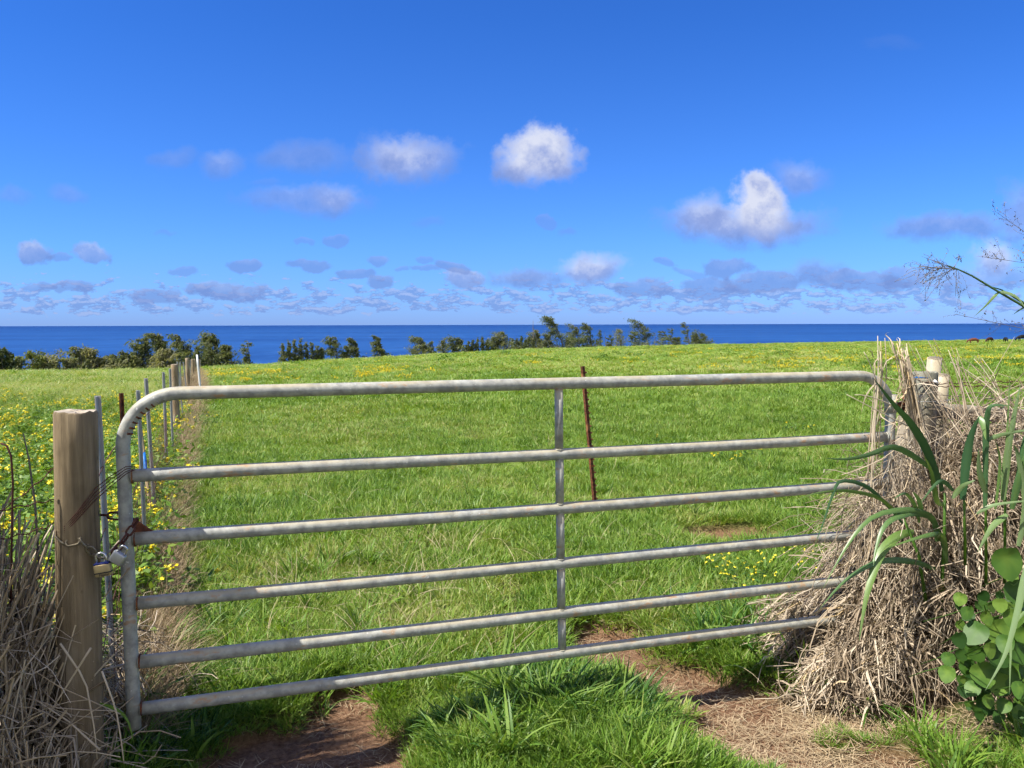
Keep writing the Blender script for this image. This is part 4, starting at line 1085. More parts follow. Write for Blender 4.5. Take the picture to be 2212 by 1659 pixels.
def build_heap():
    # litter core
    xs = np.linspace(1.2, 4.2, 76); ys = np.linspace(3.0, 4.9, 50); X, Y = np.meshgrid(xs, ys); Hh = heap_height(X, Y); Z = ground(X, Y) + Hh * .86 - .03
    i, j = np.meshgrid(np.arange(49), np.arange(75), indexing='ij'); a = i * 76 + j
    m = material('matted_litter', lambda t: principled(t, t.mix(t.noise(t.n.new('ShaderNodeTexCoord').outputs['Object'], 34.0, 6, .7), (.035, .024, .014), (.17, .12, .075)), .95, 0, .1, t.noise(t.n.new('ShaderNodeTexCoord').outputs['Object'], 60.0), 1.0, .03))
    root = empty('dry_grass_heap', (2.3, 3.7, 0), 'big heap of dead grey straw slumped over the hinge end of the gate', 'dry grass')
    MB().add(np.stack([X, Y, Z], -1), np.stack([a, a + 1, a + 77, a + 76], -1).reshape(-1, 4)).build('litter', m, root)
    mb = MB(); n = 11000
    x = rng.uniform(1.28, 3.3, n * 3); y = rng.uniform(3.1, 4.35, n * 3); h = heap_height(x, y); keep = (h > .05) & (rng.uniform(size=n * 3) < .25 + .75 * (y < 3.95)) & (rng.uniform(size=n * 3) < np.clip(.55 + .9 * lattice(x, y, 9, 73), .08, 1)); x, y, h = x[keep][:n], y[keep][:n], h[keep][:n]; n = len(x)
    e = .02; gx = (heap_height(x + e, y) - heap_height(x - e, y)) / (2 * e); gy = (heap_height(x, y + e) - heap_height(x, y - e)) / (2 * e)
    gl = np.hypot(gx, gy) + 1e-6; cl = np.clip(gl, 0, 3); down = np.stack([-gx / gl, -gy / gl, -cl], -1); down = norm(down)
    nrm = norm(np.stack([-gx, -gy, np.ones(n)], -1)); rnd = norm(rng.normal(size=(n, 3))); rnd = rnd - nrm * (rnd * nrm).sum(-1, keepdims=True)
    mixf = rng.beta(.9, 1.5, n)[:, None]; d = norm(down * mixf + rnd * (1 - mixf) * 1.1 + nrm * rng.normal(.12, .3, n)[:, None])
    L = rng.uniform(.07, .34, n) * np.where(rng.uniform(size=n) < .12, 1.6, 1); base = np.stack([x, y, ground(x, y) + h], -1) + nrm * rng.uniform(-.07, .05, n)[:, None] - d * L[:, None] * .5
    Pn = bent(base, d, L, rng.uniform(-.05, .35, n)); gz = ground(Pn[..., 0], Pn[..., 1]) + .004; Pn[..., 2] = np.maximum(Pn[..., 2], gz)
    tn = np.clip(rng.beta(2, 1.8, n), 0, 1); q = rng.uniform(size=n) < .55
    mb.stems(Pn[q], rng.uniform(.0012, .0034, q.sum()), tn[q]); mb.ribbons(Pn[~q], blade_w((~q).sum(), 6, rng.uniform(.0022, .0065, (~q).sum())), tn[~q])
    for q in range(210):
        # locks of stems combed the same way as they slumped
        xx = rng.uniform(1.35, 2.9); yy = rng.uniform(3.15, 3.95); hh = float(heap_height(np.array(xx), np.array(yy)))
        if hh < .08: continue
        gx = float(heap_height(np.array(xx + .03), np.array(yy)) - heap_height(np.array(xx - .03), np.array(yy))) / .06; gy = float(heap_height(np.array(xx), np.array(yy + .03)) - heap_height(np.array(xx), np.array(yy - .03))) / .06; g_ = math.hypot(gx, gy) + 1e-6
        dn = norm(np.array([-gx / g_, -gy / g_, -min(g_, 2.5)]) + rng.normal(0, .8, 3)); nn = norm(np.array([-gx, -gy, 1.0])); m_ = int(rng.integers(14, 46)); ln = rng.uniform(.14, .42)
        bs = np.array([xx, yy, float(ground(xx, yy)) + hh]) + nn * rng.uniform(.0, .06) + rng.normal(0, .022, (m_, 3)) - dn * ln * .6
        Pl = bent(bs, norm(dn + rng.normal(0, .26, (m_, 3))), ln * rng.uniform(.6, 1.1, m_), rng.uniform(.05, .35, m_)); Pl[..., 2] = np.maximum(Pl[..., 2], ground(Pl[..., 0], Pl[..., 1]) + .004); tl = np.clip(rng.normal(rng.uniform(.35, .8), .14, m_), 0, 1)
        if q % 2: mb.stems(Pl, rng.uniform(.0012, .0030, m_), tl)
        else: mb.ribbons(Pl, blade_w(m_, 6, rng.uniform(.002, .0055, m_)), tl)
    mb.build('straw', M_straw, root)
    # loose tangle above and behind, thrown over the fence
    mb = MB(); n = 4200
    x = rng.uniform(1.95, 3.3, n); y = rng.uniform(3.75, 4.6, n); z = ground(x, y) + heap_height(x, y) * .8 + rng.uniform(0, .46, n) * np.clip((x - 1.85) / .5, 0, 1)
    az = rng.uniform(0, 6.3, n); el = rng.normal(.1, .55, n); d = np.stack([np.cos(az) * np.cos(el), np.sin(az) * np.cos(el) * .7, np.sin(el)], -1)
    Pn = bent(np.stack([x, y, z], -1), norm(d), rng.uniform(.15, .55, n), rng.uniform(0, .7, n)); mb.stems(Pn, rng.uniform(.001, .0024, n), np.clip(rng.beta(2, 1.7, n), 0, 1))
    # long stalks that stick up and lean out over the fence
    L = [((2140, 1060), (2000, 812), (1960, 733)), ((2120, 1000), (2060, 820), (2015, 733)), ((2150, 960), (2090, 840), (2060, 755)), ((2090, 900), (2075, 800), (2068, 765)), ((2190, 950), (2170, 840), (2108, 783)), ((2100, 980), (2020, 850), (1990, 812)),
         ((2200, 900), (2130, 820), (2060, 790)), ((2060, 1000), (2075, 900), (2066, 868)), ((2120, 960), (2066, 862), (2015, 880)), ((2130, 880), (2190, 850), (2240, 800)), ((2040, 1000), (2052, 960), (2062, 868)), ((2180, 1000), (2196, 900), (2204, 865))]
    for q in L:
        p = [P(px, py, Y) for (px, py), Y in zip(q, (3.85, 4.0, 4.05))]; t = np.linspace(0, 1, 9)[:, None]; pts = p[0] * (1 - t) ** 2 + 2 * p[1] * t * (1 - t) + p[2] * t ** 2
        for k in range(3): mb.tube(pts + rng.normal(0, .018, (1, 3)) * t + rng.normal(0, .012, (1, 3)), np.linspace(.0032, .0014, 9), 5, tint=rng.uniform(.3, .9))
    mb.build('tangle', M_straw, root)
    mb = MB(); n = 2600      # broken stems that stick out every way
    x = rng.uniform(1.35, 3.1, n); y = rng.uniform(3.2, 4.1, n); h = heap_height(x, y); q = h > .06; x, y, h = x[q], y[q], h[q]; n = len(x)
    d = norm(np.stack([rng.normal(0, .8, n), rng.normal(-.45, .6, n), rng.normal(.05, .6, n)], -1)); Pn = bent(np.stack([x, y, ground(x, y) + h * rng.uniform(.55, 1.02, n)], -1), d, rng.uniform(.08, .38, n), rng.uniform(0, .9, n)); Pn[..., 2] = np.maximum(Pn[..., 2], ground(Pn[..., 0], Pn[..., 1]) + .004)
    tn = np.clip(rng.beta(2.2, 1.3, n), 0, 1); q = rng.uniform(size=n) < .6; mb.stems(Pn[q], rng.uniform(.001, .0030, q.sum()), tn[q]); mb.ribbons(Pn[~q], blade_w((~q).sum(), 6, rng.uniform(.002, .007, (~q).sum())), tn[~q]); mb.build('broken_stems', M_straw, root)
    # the two upright bundles
    def bundle(name, lab, path, Y, n, spr, r0):
        mb = MB(); t = np.linspace(0, 1, 9); base = np.array([P(px, py, Y) for px, py in path]); tt = np.linspace(0, 1, len(path)); cl = np.stack([np.interp(t, tt, base[:, k]) for k in range(3)], -1)
        for q in range(n):
            off = rng.normal(0, 1, 3) * spr * np.array([1, .7, 0]); a, b = sorted(rng.uniform(0, 1, 2)); a *= .35; b = .6 + .4 * b
            tq = np.linspace(a, b, 9); pts = np.stack([np.interp(tq, t, cl[:, k]) for k in range(3)], -1) + off * (1 - .35 * tq[:, None]) + np.cumsum(rng.normal(0, .0022, (9, 3)), 0) + rng.normal(0, .012, 3) * tq[:, None] ** 2
            mb.tube(pts, np.linspace(r0, r0 * .55, 9) * rng.uniform(.6, 1.2), 5, tint=np.clip(rng.normal(.8, .18), 0, 1))
        nl = n * 4; tq = rng.uniform(.05, .95, nl); c = np.stack([np.interp(tq, t, cl[:, k]) for k in range(3)], -1) + rng.normal(0, spr, (nl, 3)) * np.array([1, .7, .5]); d = norm(np.stack([rng.normal(0, .6, nl), rng.normal(0, .5, nl), rng.normal(-.2, .9, nl)], -1))
        ll = rng.uniform(.06, .22, nl); mb.ribbons(bent(c, d, ll, rng.uniform(0, .5, nl)), blade_w(nl, 6, rng.uniform(.0015, .004, nl)), rng.uniform(.3, 1, nl))
        tag(mb.build(name, M_straw), lab, 'dry grass')
    bundle('straw_bundle', 'thick bundle of dry cane stalks leaning against the grey corner post', [(2036, 1130), (2016, 1040), (1990, 949), (1972, 866), (1957, 800), (1942, 742)], 3.88, 46, .018, .0042)
    bundle('straw_bundle', 'slim sheaf of dry stalks standing up in front of the gate hinge', [(1882, 1110), (1886, 1000), (1893, 898), (1903, 800), (1900, 722)], 3.72, 9, .011, .0034)
    # drooping skeins in front of the right upright
    mb = MB()
    for (px, py, n) in ((1880, 1080, 40), (1945, 1010, 60), (1915, 1130, 60), (1990, 1060, 70), (2010, 1180, 60), (1965, 960, 40)):
        c = P(px, py, 3.72); b = c + rng.normal(0, .05, (n, 3)); d = norm(np.stack([rng.normal(0, .35, n), rng.normal(-.1, .25, n), rng.normal(-1, .45, n)], -1)); l = rng.uniform(.1, .4, n); pn = bent(b, d, l, rng.uniform(-.1, .3, n)); mb.stems(pn, rng.uniform(.001, .0022, n), rng.beta(2.2, 1.7, n))
    for (a, b, c) in (((1900, 1290), (1840, 1200), (1773, 1173)), ((1850, 1290), (1810, 1262), (1776, 1188)), ((1760, 1270), (1730, 1280), (1686, 1305)), ((1935, 880), (1880, 850), (1846, 853)), ((1906, 860), (1880, 780), (1866, 760)), ((1960, 920), (1900, 890), (1829, 852))):
        p = [P(*q, Y) for q, Y in zip((a, b, c), (3.6, 3.55, 3.55))]; t = np.linspace(0, 1, 7)[:, None]; mb.tube(p[0] * (1 - t) ** 2 + 2 * p[1] * t * (1 - t) + p[2] * t ** 2, np.linspace(.0032, .0016, 7), 5, tint=.8)
    mb.build('hanging_straw', M_straw, root)


build_heap()


def build_left_straw():
    mb = MB(); n = 2500
    y = rng.uniform(2.35, 2.9, n); x = np.where(rng.uniform(size=n) < .07, rng.uniform(-1.70, -1.52, n), rng.uniform(-2.25, -1.0, n) * .42 - 1.31)
    hmax = np.interp(x, [-2.2, -1.85, -1.7, -1.5], [1.12, 1.02, .62, .26])
    b = np.stack([x, y, ground(x, y)], -1); az = rng.uniform(0, 6.3, n); Pn = grow(b, az, hmax * rng.uniform(.45, 1.08, n), rng.uniform(0, .22, n), rng.normal(.15, .35, n), 7)
    q = rng.uniform(size=n) < .7; tn = np.clip(rng.beta(2.8, 1.2, n), 0, 1); mb.stems(Pn[q], rng.uniform(.0018, .0054, q.sum()), tn[q]); mb.ribbons(Pn[~q], blade_w((~q).sum(), 7, rng.uniform(.004, .009, (~q).sum())), tn[~q])
    n = 2300; x = np.where(rng.uniform(size=2300) < .12, rng.uniform(-1.7, -1.52, 2300), rng.uniform(-2.15, -1.72, 2300)); y = rng.uniform(2.3, 2.85, n); hm = np.interp(x, [-2.2, -1.85, -1.7, -1.5], [1.08, .95, .5, .10]); z = ground(x, y) + hm * rng.uniform(0, 1, n) ** 1.4; d = norm(np.stack([rng.normal(.15, .7, n), rng.normal(-.2, .6, n), rng.normal(-.25, .6, n)], -1)); Pb = bent(np.stack([x, y, z], -1), d, rng.uniform(.08, .45, n), rng.uniform(0, .5, n)); Pb[..., 2] = np.maximum(Pb[..., 2], ground(Pb[..., 0], Pb[..., 1]) + .004)
    mb.stems(Pb, rng.uniform(.001, .0028, n), np.clip(rng.beta(2.8, 1.4, n), 0, 1))
    for q in (((220, 1450), (250, 1530), (262, 1600), (268, 1650)), ((216, 1620), (150, 1560), (60, 1500)), ((130, 1390), (185, 1470), (205, 1580), (210, 1640)), ((196, 1400), (120, 1520), (40, 1640))):
        p = np.array([P(a, b, 2.62) for a, b in q]); t = np.linspace(0, 1, 9); tt = np.linspace(0, 1, len(q)); mb.tube(np.stack([np.interp(t, tt, p[:, k]) for k in range(3)], -1), np.linspace(.004, .0016, 9), 5, tint=.9)
    tag(mb.build('dry_grass_clump', M_straw), 'dense clump of dead brown cane grass left of the chained post', 'dry grass')
    # paler dead grass further back by the post
    mb = MB(); n = 2600; x = rng.uniform(-3.0, -1.72, n); y = rng.uniform(3.0, 3.9, n); h = ground(x, y) + rng.uniform(.0, .72, n) * np.clip((4.1 - y), .3, 1); az = rng.uniform(0, 6.3, n); d = norm(np.stack([np.cos(az), np.sin(az), rng.normal(-.2, .6, n)], -1)); Pn = bent(np.stack([x, y, h], -1), d, rng.uniform(.1, .4, n), rng.uniform(0, .6, n)); Pn[..., 2] = np.maximum(Pn[..., 2], ground(Pn[..., 0], Pn[..., 1]) + .004)
    mb.stems(Pn, rng.uniform(.001, .0024, n), np.clip(rng.beta(2.6, 1.4, n), 0, 1)); tag(mb.build('dry_grass_clump', M_straw), 'sunlit pale dead grass matted behind the chained post', 'dry grass')
    # dead growth under the old fence
    st = []
    for i in range(4):
        m2 = MB(); tuft(m2, 60, .2, (.12, .5), (.0012, .003), (.1, .9), (.2, 1.4), 6, (0, 1)); st.append(source(m2, 'dead_tuft_%d' % i, M_strawi))
    y = np.exp(rng.uniform(math.log(3.2), math.log(72), 2000)); x = FENCE_X(y) + rng.normal(.05, .07, len(y)) * np.clip(y / 8, .9, 3.5)
    scatter('dead_grass', st, np.stack([x, y, ground(x, y)], -1), rng.uniform(.5, 1.1, len(x)) * np.clip(y / 22, .75, 1.6), np.clip(rng.normal(.42, .27, len(x)), 0, 1), 'dead brown grass grown up along the foot of the old fence', 'dry grass', tilt=.3)


build_left_straw()


# ------------------------------------------------------------------ green plants near the gate
def leaf_ribbon(mb, path, w, tint, Ys, k=16, fold=.28, twist=.25):
    n = len(path); Ys = np.linspace(Ys[0], Ys[1], n) if len(Ys) == 2 else Ys
    p = np.array([P(a, b, Y) for (a, b), Y in zip(path, Ys)]); t = np.linspace(0, 1, k)
    # smooth (Catmull-Rom) path
    tt = np.linspace(0, n - 1, k); out = []
    for q in tt:
        i = min(int(q), n - 2); f = q - i; p0, p1, p2, p3 = p[max(i - 1, 0)], p[i], p[i + 1], p[min(i + 2, n - 1)]
        out.append(.5 * ((2 * p1) + (-p0 + p2) * f + (2 * p0 - 5 * p1 + 4 * p2 - p3) * f * f + (-p0 + 3 * p1 - 3 * p2 + p3) * f ** 3))
    out = np.array(out)[None]; w = w * .68; tint = tint + .07; prof = np.minimum(1, .5 + 1.7 * t) * np.clip(1 - t ** 2.0, .02, 1)
    T = norm(np.gradient(out[0], axis=0)); view = norm(out[0] - np.array([0, 0, EYE])); side = np.cross(T, view) + view * twist * np.sin(t * 5 + rng.uniform(0, 6))[:, None]
    mb.ribbons(out, (w / 2 * prof)[None], np.array([tint]), side[None], fold)


def build_canes():
    A = [([(2036, 1061), (2006, 980), (1968, 916), (1930, 873), (1887, 817)], .060, .12), ([(2021, 1020), (1981, 990), (1930, 966), (1879, 982), (1828, 992), (1778, 989)], .045, .4), ([(1950, 1120), (1925, 1096), (1892, 1073), (1834, 1061), (1798, 1061), (1752, 1068), (1712, 1085)], .028, .55),
         ([(1950, 1130), (1904, 1078), (1866, 1048), (1818, 1039), (1800, 1065), (1778, 1131), (1757, 1184)], .03, .15), ([(2032, 1170), (2019, 1129), (2001, 1111), (1955, 1101), (1892, 1113), (1849, 1151), (1813, 1207), (1778, 1271)], .045, .45), ([(2024, 1170), (2016, 1124), (1981, 1108), (1937, 1116), (1907, 1141), (1892, 1187), (1887, 1222)], .05, .42),
         ([(1975, 1150), (1940, 1157), (1904, 1192), (1884, 1243), (1869, 1301), (1856, 1385)], .072, .62), ([(2020, 1230), (1978, 1215), (1917, 1210), (1866, 1227), (1816, 1263), (1770, 1316)], .045, .35), ([(2044, 1222), (2039, 1172), (2026, 1154), (1981, 1162), (1917, 1184)], .045, .48), ([(2040, 1090), (2024, 1080), (2012, 1020), (1996, 985)], .04, .5),
         ([(1986, 1130), (1975, 1090), (1955, 1066), (1930, 1078)], .03, .4), ([(1992, 1110), (1985, 1080), (1972, 1062)], .035, .3)]
    root = empty('cane_grass', P(2036, 1330, 3.55), 'tall broad bladed green cane grass arching over the gate end', 'cane grass')
    mb = MB()
    for path, w, ti in A: leaf_ribbon(mb, path, w, ti, (3.5, 3.3))
    mb.build('leaf', M_cane, root)
    mb = MB(); mb.tube([P(2034, 1330, 3.52), P(2036, 1238, 3.5), P(2040, 1150, 3.5), P(2041, 1065, 3.5)], [.009, .008, .007, .005], 9); mb.tube([P(2000, 1300, 3.5), P(1985, 1200, 3.48), P(1950, 1115, 3.47)], [.008, .007, .005], 9); mb.build('stem', M_lush, root)
    B = [([(2079, 1080), (2087, 995), (2100, 936), (2116, 899)], .06, .05), ([(2116, 899), (2123, 918), (2130, 950)], .04, .55), ([(2128, 1100), (2130, 949), (2133, 898), (2143, 876), (2183, 877)], .042, .3), ([(2130, 1070), (2116, 1020), (2114, 968)], .04, .82), ([(2168, 1090), (2176, 924), (2183, 797)], .016, .7), ([(2166, 1080), (2180, 960), (2204, 830)], .05, .8),
         ([(2128, 951), (2170, 938), (2240, 925)], .03, .8), ([(2057, 1076), (2080, 1050), (2107, 1037)], .036, .78), ([(2176, 1111), (2145, 1136), (2112, 1192)], .045, .75), ([(2200, 1180), (2216, 1090), (2200, 990), (2190, 960)], .045, .85), ([(2186, 1100), (2205, 1020), (2230, 940)], .05, .4), ([(2110, 1110), (2150, 1090), (2240, 1080)], .026, .85), ([(2060, 1060), (2030, 1040), (1990, 1085)], .03, .3), ([(2150, 1100), (2160, 1000), (2150, 950)], .02, .5), ([(2195, 1060), (2212, 960), (2230, 900)], .04, .3)]
    root = empty('cane_grass', P(2140, 1250, 3.4), 'upright green cane grass with folded leaves growing from the straw heap', 'cane grass'); mb = MB()
    for path, w, ti in B: leaf_ribbon(mb, path, w, ti, (3.3, 3.25))
    mb.build('leaf', M_cane, root); mb = MB()
    for a, b in (((2130, 1260), (2129, 1000)), ((2170, 1260), (2172, 1000)), ((2085, 1220), (2082, 1040))): mb.tube([P(*a, 3.35), P(*b, 3.3)], [.007, .004], 8)
    mb.build('stem', M_lush, root)
    mb = MB(); leaf_ribbon(mb, [(2250, 1120), (2214, 1245), (2196, 1326), (2171, 1415), (2128, 1492)], .042, .85, (2.85, 2.8)); leaf_ribbon(mb, [(2240, 1300), (2190, 1350), (2183, 1420), (2181, 1500)], .02, .8, (2.95, 2.9))
    mb.tube([P(2250, 1120, 2.85), P(2290, 1300, 2.88), P(2300, 1560, 2.9)], [.005, .007, .008], 8); tag(mb.build('cane_grass', M_cane), 'pale drooping cane blade hanging in front of the vine leaves', 'cane grass')
    # seed stalks against the sky
    root = empty('seed_stalk', P(2330, 1330, 3.2), 'tall cane stalk with an airy seed head bowed over against the sky', 'seed stalk'); st, hd, lf = MB(), MB(), MB()
    main = [(2330, 1330), (2330, 1000), (2290, 740), (2212, 662), (2158, 631), (2100, 596), (2070, 582), (2049, 574)]; p = np.array([P(a, b, 3.2) for a, b in main]); t = np.linspace(0, 7, 40); cl = np.stack([np.interp(t, np.arange(8), p[:, k]) for k in range(3)], -1); st.tube(cl, np.linspace(.0075, .0022, 40), 7)
    st.tube([P(2300, 760, 3.2), P(2212, 655, 3.2), P(2180, 635, 3.2), P(2166, 628, 3.2)], [.006, .005, .004, .003], 6)
    leaf_ribbon(lf, [(2158, 631), (2148, 640), (2130, 660), (2104, 684)], .018, .7, (3.2, 3.2)); leaf_ribbon(lf, [(2155, 630), (2180, 634), (2200, 645), (2216, 668)], .02, .9, (3.2, 3.15)); leaf_ribbon(lf, [(2230, 655), (2205, 668), (2188, 680)], .012, .1, (3.2, 3.2)); leaf_ribbon(lf, [(2174, 634), (2160, 625), (2110, 612)], .010, .1, (3.2, 3.2))
    def spray(start, end, n, droop, size, Y, r):
        a, b = P(*start, Y), P(*end, Y); L = np.linalg.norm(b - a); hd.tube(np.linspace(a, b, 6), np.linspace(r, r * .5, 6), 5)
        for q in range(n):
            f = rng.uniform(.0, 1); c = a + (b - a) * f; d = norm((b - a) / L * rng.uniform(.3, 1.1) + rng.normal(0, .5, 3) + np.array([0, 0, -droop * rng.uniform(0, 1.5)])); l = size * rng.uniform(.4, 1.1) * (1 - .4 * f); pn = bent(c[None], d[None], np.array([l]), np.array([droop * .6]), 6)[0]; hd.tube(pn, r * .32, 3, caps=False)
            m = rng.integers(4, 10); ti = rng.uniform(.25, 1, m); cc = np.stack([np.interp(ti, np.linspace(0, 1, 6), pn[:, k]) for k in range(3)], -1); leaves(hd, m, cc, (.006, .013), (0, .4), .7, .4)
    spray((2070, 582), (1985, 575), 46, .35, .17, 3.2, .0022); spray((2060, 580), (2010, 560), 14, .2, .1, 3.2, .0018); spray((2066, 582), (2064, 640), 8, .8, .1, 3.2, .0012); spray((2060, 578), (2074, 556), 7, 0, .05, 3.2, .0012)
    spray((2300, 580), (2110, 553), 26, -.25, .13, 3.3, .0014); spray((2290, 555), (2142, 451), 22, .0, .12, 3.3, .0014); spray((2260, 720), (2061, 678), 22, -.1, .13, 3.3, .0014); spray((2240, 620), (2206, 540), 14, .2, .1, 3.25, .0012)
    st.tube([P(2300, 580, 3.3), P(2420, 640, 3.3), P(2440, 1000, 3.3), P(2440, 1300, 3.3)], [.0015, .003, .004, .005], 5); st.tube([P(2260, 720, 3.3), P(2400, 780, 3.3), P(2420, 1300, 3.3)], [.0015, .003, .005], 5); st.tube([P(2290, 555, 3.3), P(2400, 660, 3.3), P(2420, 780, 3.3)], [.0015, .003, .003], 5)
    st.build('stem', M_cane, root); hd.build('seed_head', M_trunk, root); lf.build('leaf', M_cane, root)


build_canes()


def heart(mb, c, d, nrm, r, tint):
    """a heart-shaped leaf blade, slightly cupped, tip along d"""
    s = norm(np.cross(nrm, d)); rows = [[], []]; n = 14; pts = []
    for q in range(n):
        a = 2 * np.pi * q / n; rad = r * (1.0 + .14 * math.cos(a) - .22 * max(0, -math.cos(a)) ** 6 + .02 * math.sin(9 * a)); f = 1 + .22 * max(0, math.cos(a)) ** 8
        pts.append(c + d * math.cos(a) * rad * f + s * math.sin(a) * rad * .95 + nrm * (.10 * r * math.cos(2 * a) + .03 * r * rng.normal()))
    inner = [c + (p - c) * .5 - nrm * .05 * r for p in pts]; V = np.array(pts + inner + [c - nrm * .09 * r]); i = np.arange(n); j = (i + 1) % n
    mb.add(V, np.stack([i, j, n + j, n + i], -1), np.concatenate([tint * rng.uniform(.75, 1.2, n), tint * rng.uniform(.85, 1.3, n), [tint * 1.5]])); mb.f.append(np.stack([n + i, n + j, np.full(n, 2 * n)], -1) + (mb.n - len(V)))


def build_vine():
    root = empty('vine', P(2150, 1500, 3.1), 'creeping vine with heart shaped green leaves at the foot of the straw heap', 'vine'); mb, st = MB(), MB()
    L = [(2176, 1207, 32), (2194, 1273, 26), (2155, 1357, 26), (2160, 1303, 14), (2090, 1321, 13), (2110, 1362, 25), (2072, 1378, 16), (2046, 1451, 17), (2049, 1420, 14), (2153, 1413, 23), (2197, 1408, 21), (2181, 1448, 25), (2122, 1450, 25), (2160, 1470, 23), (2102, 1484, 16), (2201, 1537, 18), (2204, 1486, 17), (2130, 1330, 15), (2190, 1330, 20), (2214, 1370, 22), (2140, 1400, 16), (2172, 1385, 18), (2075, 1410, 13), (2170, 1520, 15), (2216, 1300, 22), (2215, 1440, 22), (2230, 1500, 20), (2135, 1510, 14), (2186, 1244, 14)]
    for (px, py, r) in L:
        Y = rng.uniform(2.95, 3.12); c = P(px, py, Y); d = norm(np.array([rng.normal(.1, .4), -.25, -1 + rng.normal(0, .3)])); nn = norm(np.array([rng.normal(-.3, .55), -1, rng.normal(.6, .4)])); nn = norm(nn - d * (nn @ d)); heart(mb, c, d, nn, r / 1698 * Y * 1.12, np.clip(rng.normal(.6, .26), .05, 1))
        e = c - d * r / 1698 * Y * .8; st.tube([e, e + np.array([rng.normal(0, .03), .06, -.05]), e + np.array([rng.normal(0, .05), .16, -.12])], .002, 5)
    for q in range(120):
        px, py = rng.uniform(2050, 2290), rng.uniform(1270, 1560)
        if px < 2050 + (1560 - py) * .0 + 20: continue
        Y = rng.uniform(3.08, 3.34); c = P(px, py, Y); d = norm(np.array([rng.normal(0, .5), -.2, -1])); nn = norm(np.array([rng.normal(-.2, .4), -1, .5])); nn = norm(nn - d * (nn @ d)); heart(mb, c, d, nn, rng.uniform(.016, .036), np.clip(rng.normal(.3, .25), 0, 1))  # rear leaves tinted darker, shade of the gaps put into their colour
    mb.build('foliage', M_vine, root); st.build('stem', M_vine, root)


build_vine()


def build_near_tufts():
    def clump(px, py, n, rad, L, w, lab, tint=(0, 1), lean=(.1, .7), bend=(.5, 1.5), extra=None, mat=None):
        b = G(px, py); mb = MB(); tuft(mb, n, rad, L, w, lean, bend, 7, tint, b)
        if n > 100: tuft(mb, n // 4, rad, L, (w[1], w[1] * 2.4), lean, bend, 7, (.3, 1.05), b)
        if extra:
            for path, ww, ti, Ys in extra: leaf_ribbon(mb, path, ww, ti, Ys, 12, .2)
        V = mb.v
        tag(mb.build('grass_clump', mat or M_lush), lab, 'grass clump', 'green clumps about the gate')
    Y0 = 2.9
    clump(1190, 1530, 480, .25, (.10, .29), (.002, .0042), 'big lush grass clump between the wheel tracks under the gate stile')
    clump(1030, 1600, 300, .20, (.08, .22), (.002, .0042), 'lush clump in front of the big one at the lower edge', (.0, .9))
    clump(1330, 1560, 300, .22, (.10, .25), (.0018, .0035), 'dark fine bladed clump at the shaded side of the straw track', (0, .55))
    clump(1085, 1500, 26, .03, (.25, .48), (.005, .0085), 'tussock with long arching pale green blades left of the stile foot', (.6, 1.1), (.4, 1.0), (.5, 1.3))
    clump(1100, 1640, 30, .05, (.2, .36), (.005, .0085), 'broad bladed light green sprig at the bottom edge', (.5, 1.0))
    clump(1870, 1530, 34, .045, (.18, .36), (.005, .010), 'broad bladed green sprig in front of the straw heap', (.1, .8), (.5, 1.0), (.5, 1.4))
    clump(1775, 1505, 30, .08, (.14, .28), (.003, .006), 'thin bladed sprig at the left foot of the straw heap', (.2, .8))
    clump(1945, 1590, 40, .10, (.08, .18), (.002, .0045), 'small sprig on the straw litter right of the broad bladed sprig', (.2, .9))
    clump(1560, 1400, 130, .20, (.14, .32), (.003, .006), 'coarse clump behind the lowest bar beside the straw track', (.1, .9))
    clump(1660, 1370, 140, .2, (.14, .34), (.003, .0065), 'coarse clump beside the left tip of the straw heap', (.1, .8))
    clump(1480, 1330, 90, .15, (.12, .3), (.003, .0055), 'coarse clump above the bare earth behind the lowest bar', (.2, 1.0))
    clump(350, 1420, 70, .16, (.14, .34), (.004, .0085), 'broad leaved grass inside the gate by the left upright', (.2, .95))
    clump(470, 1370, 90, .18, (.10, .26), (.003, .006), 'bright weedy grass right of the left upright', (.3, 1.0))
    clump(250, 1570, 60, .10, (.16, .40), (.005, .010), 'shaded wide bladed grass at the foot of the gate post', (.05, .6), extra=[([(215, 1520), (245, 1530), (275, 1555), (290, 1610)], .022, .5, (2.75, 2.72))])
    clump(350, 1615, 300, .22, (.06, .17), (.002, .004), 'shaded low weeds along the bottom left edge', (0, .45))
    clump(520, 1480, 200, .24, (.08, .2), (.002, .004), 'sunlit grass behind the lowest bar at the left end', (.3, 1))
    clump(700, 1545, 26, .04, (.05, .1), (.0015, .003), 'tiny grass sprout in the bare left track', (.2, .8))
    clump(620, 1560, 40, .06, (.05, .12), (.0015, .003), 'small sprouts at the left rim of the bare track', (.2, .8))


build_near_tufts()


def build_shade_bush():
    """the cane thicket just outside the picture on the left that shades the lower left of the gate"""
    mb = MB(); n = 1700; c = np.array([-2.60, 2.42]); a = rng.uniform(0, 6.3, n); r = .40 * np.sqrt(rng.uniform(size=n)); b = np.stack([c[0] + np.cos(a) * r, c[1] + np.sin(a) * r * .95, ground(c[0] + np.cos(a) * r, c[1] + np.sin(a) * r)], -1)
    Pn = grow(b, a, rng.uniform(1.75, 2.62, n), rng.uniform(0, .06, n), rng.uniform(.0, .12, n), 8); mb.ribbons(Pn, blade_w(n, 8, rng.uniform(.018, .04, n)), rng.uniform(0, .7, n), np.stack([np.cos(a), np.sin(a), 0 * a], -1)[:, None])
    tag(mb.build('cane_thicket', M_cane), 'tall cane thicket left of the picture shading the gate post', 'cane grass')


build_shade_bush()


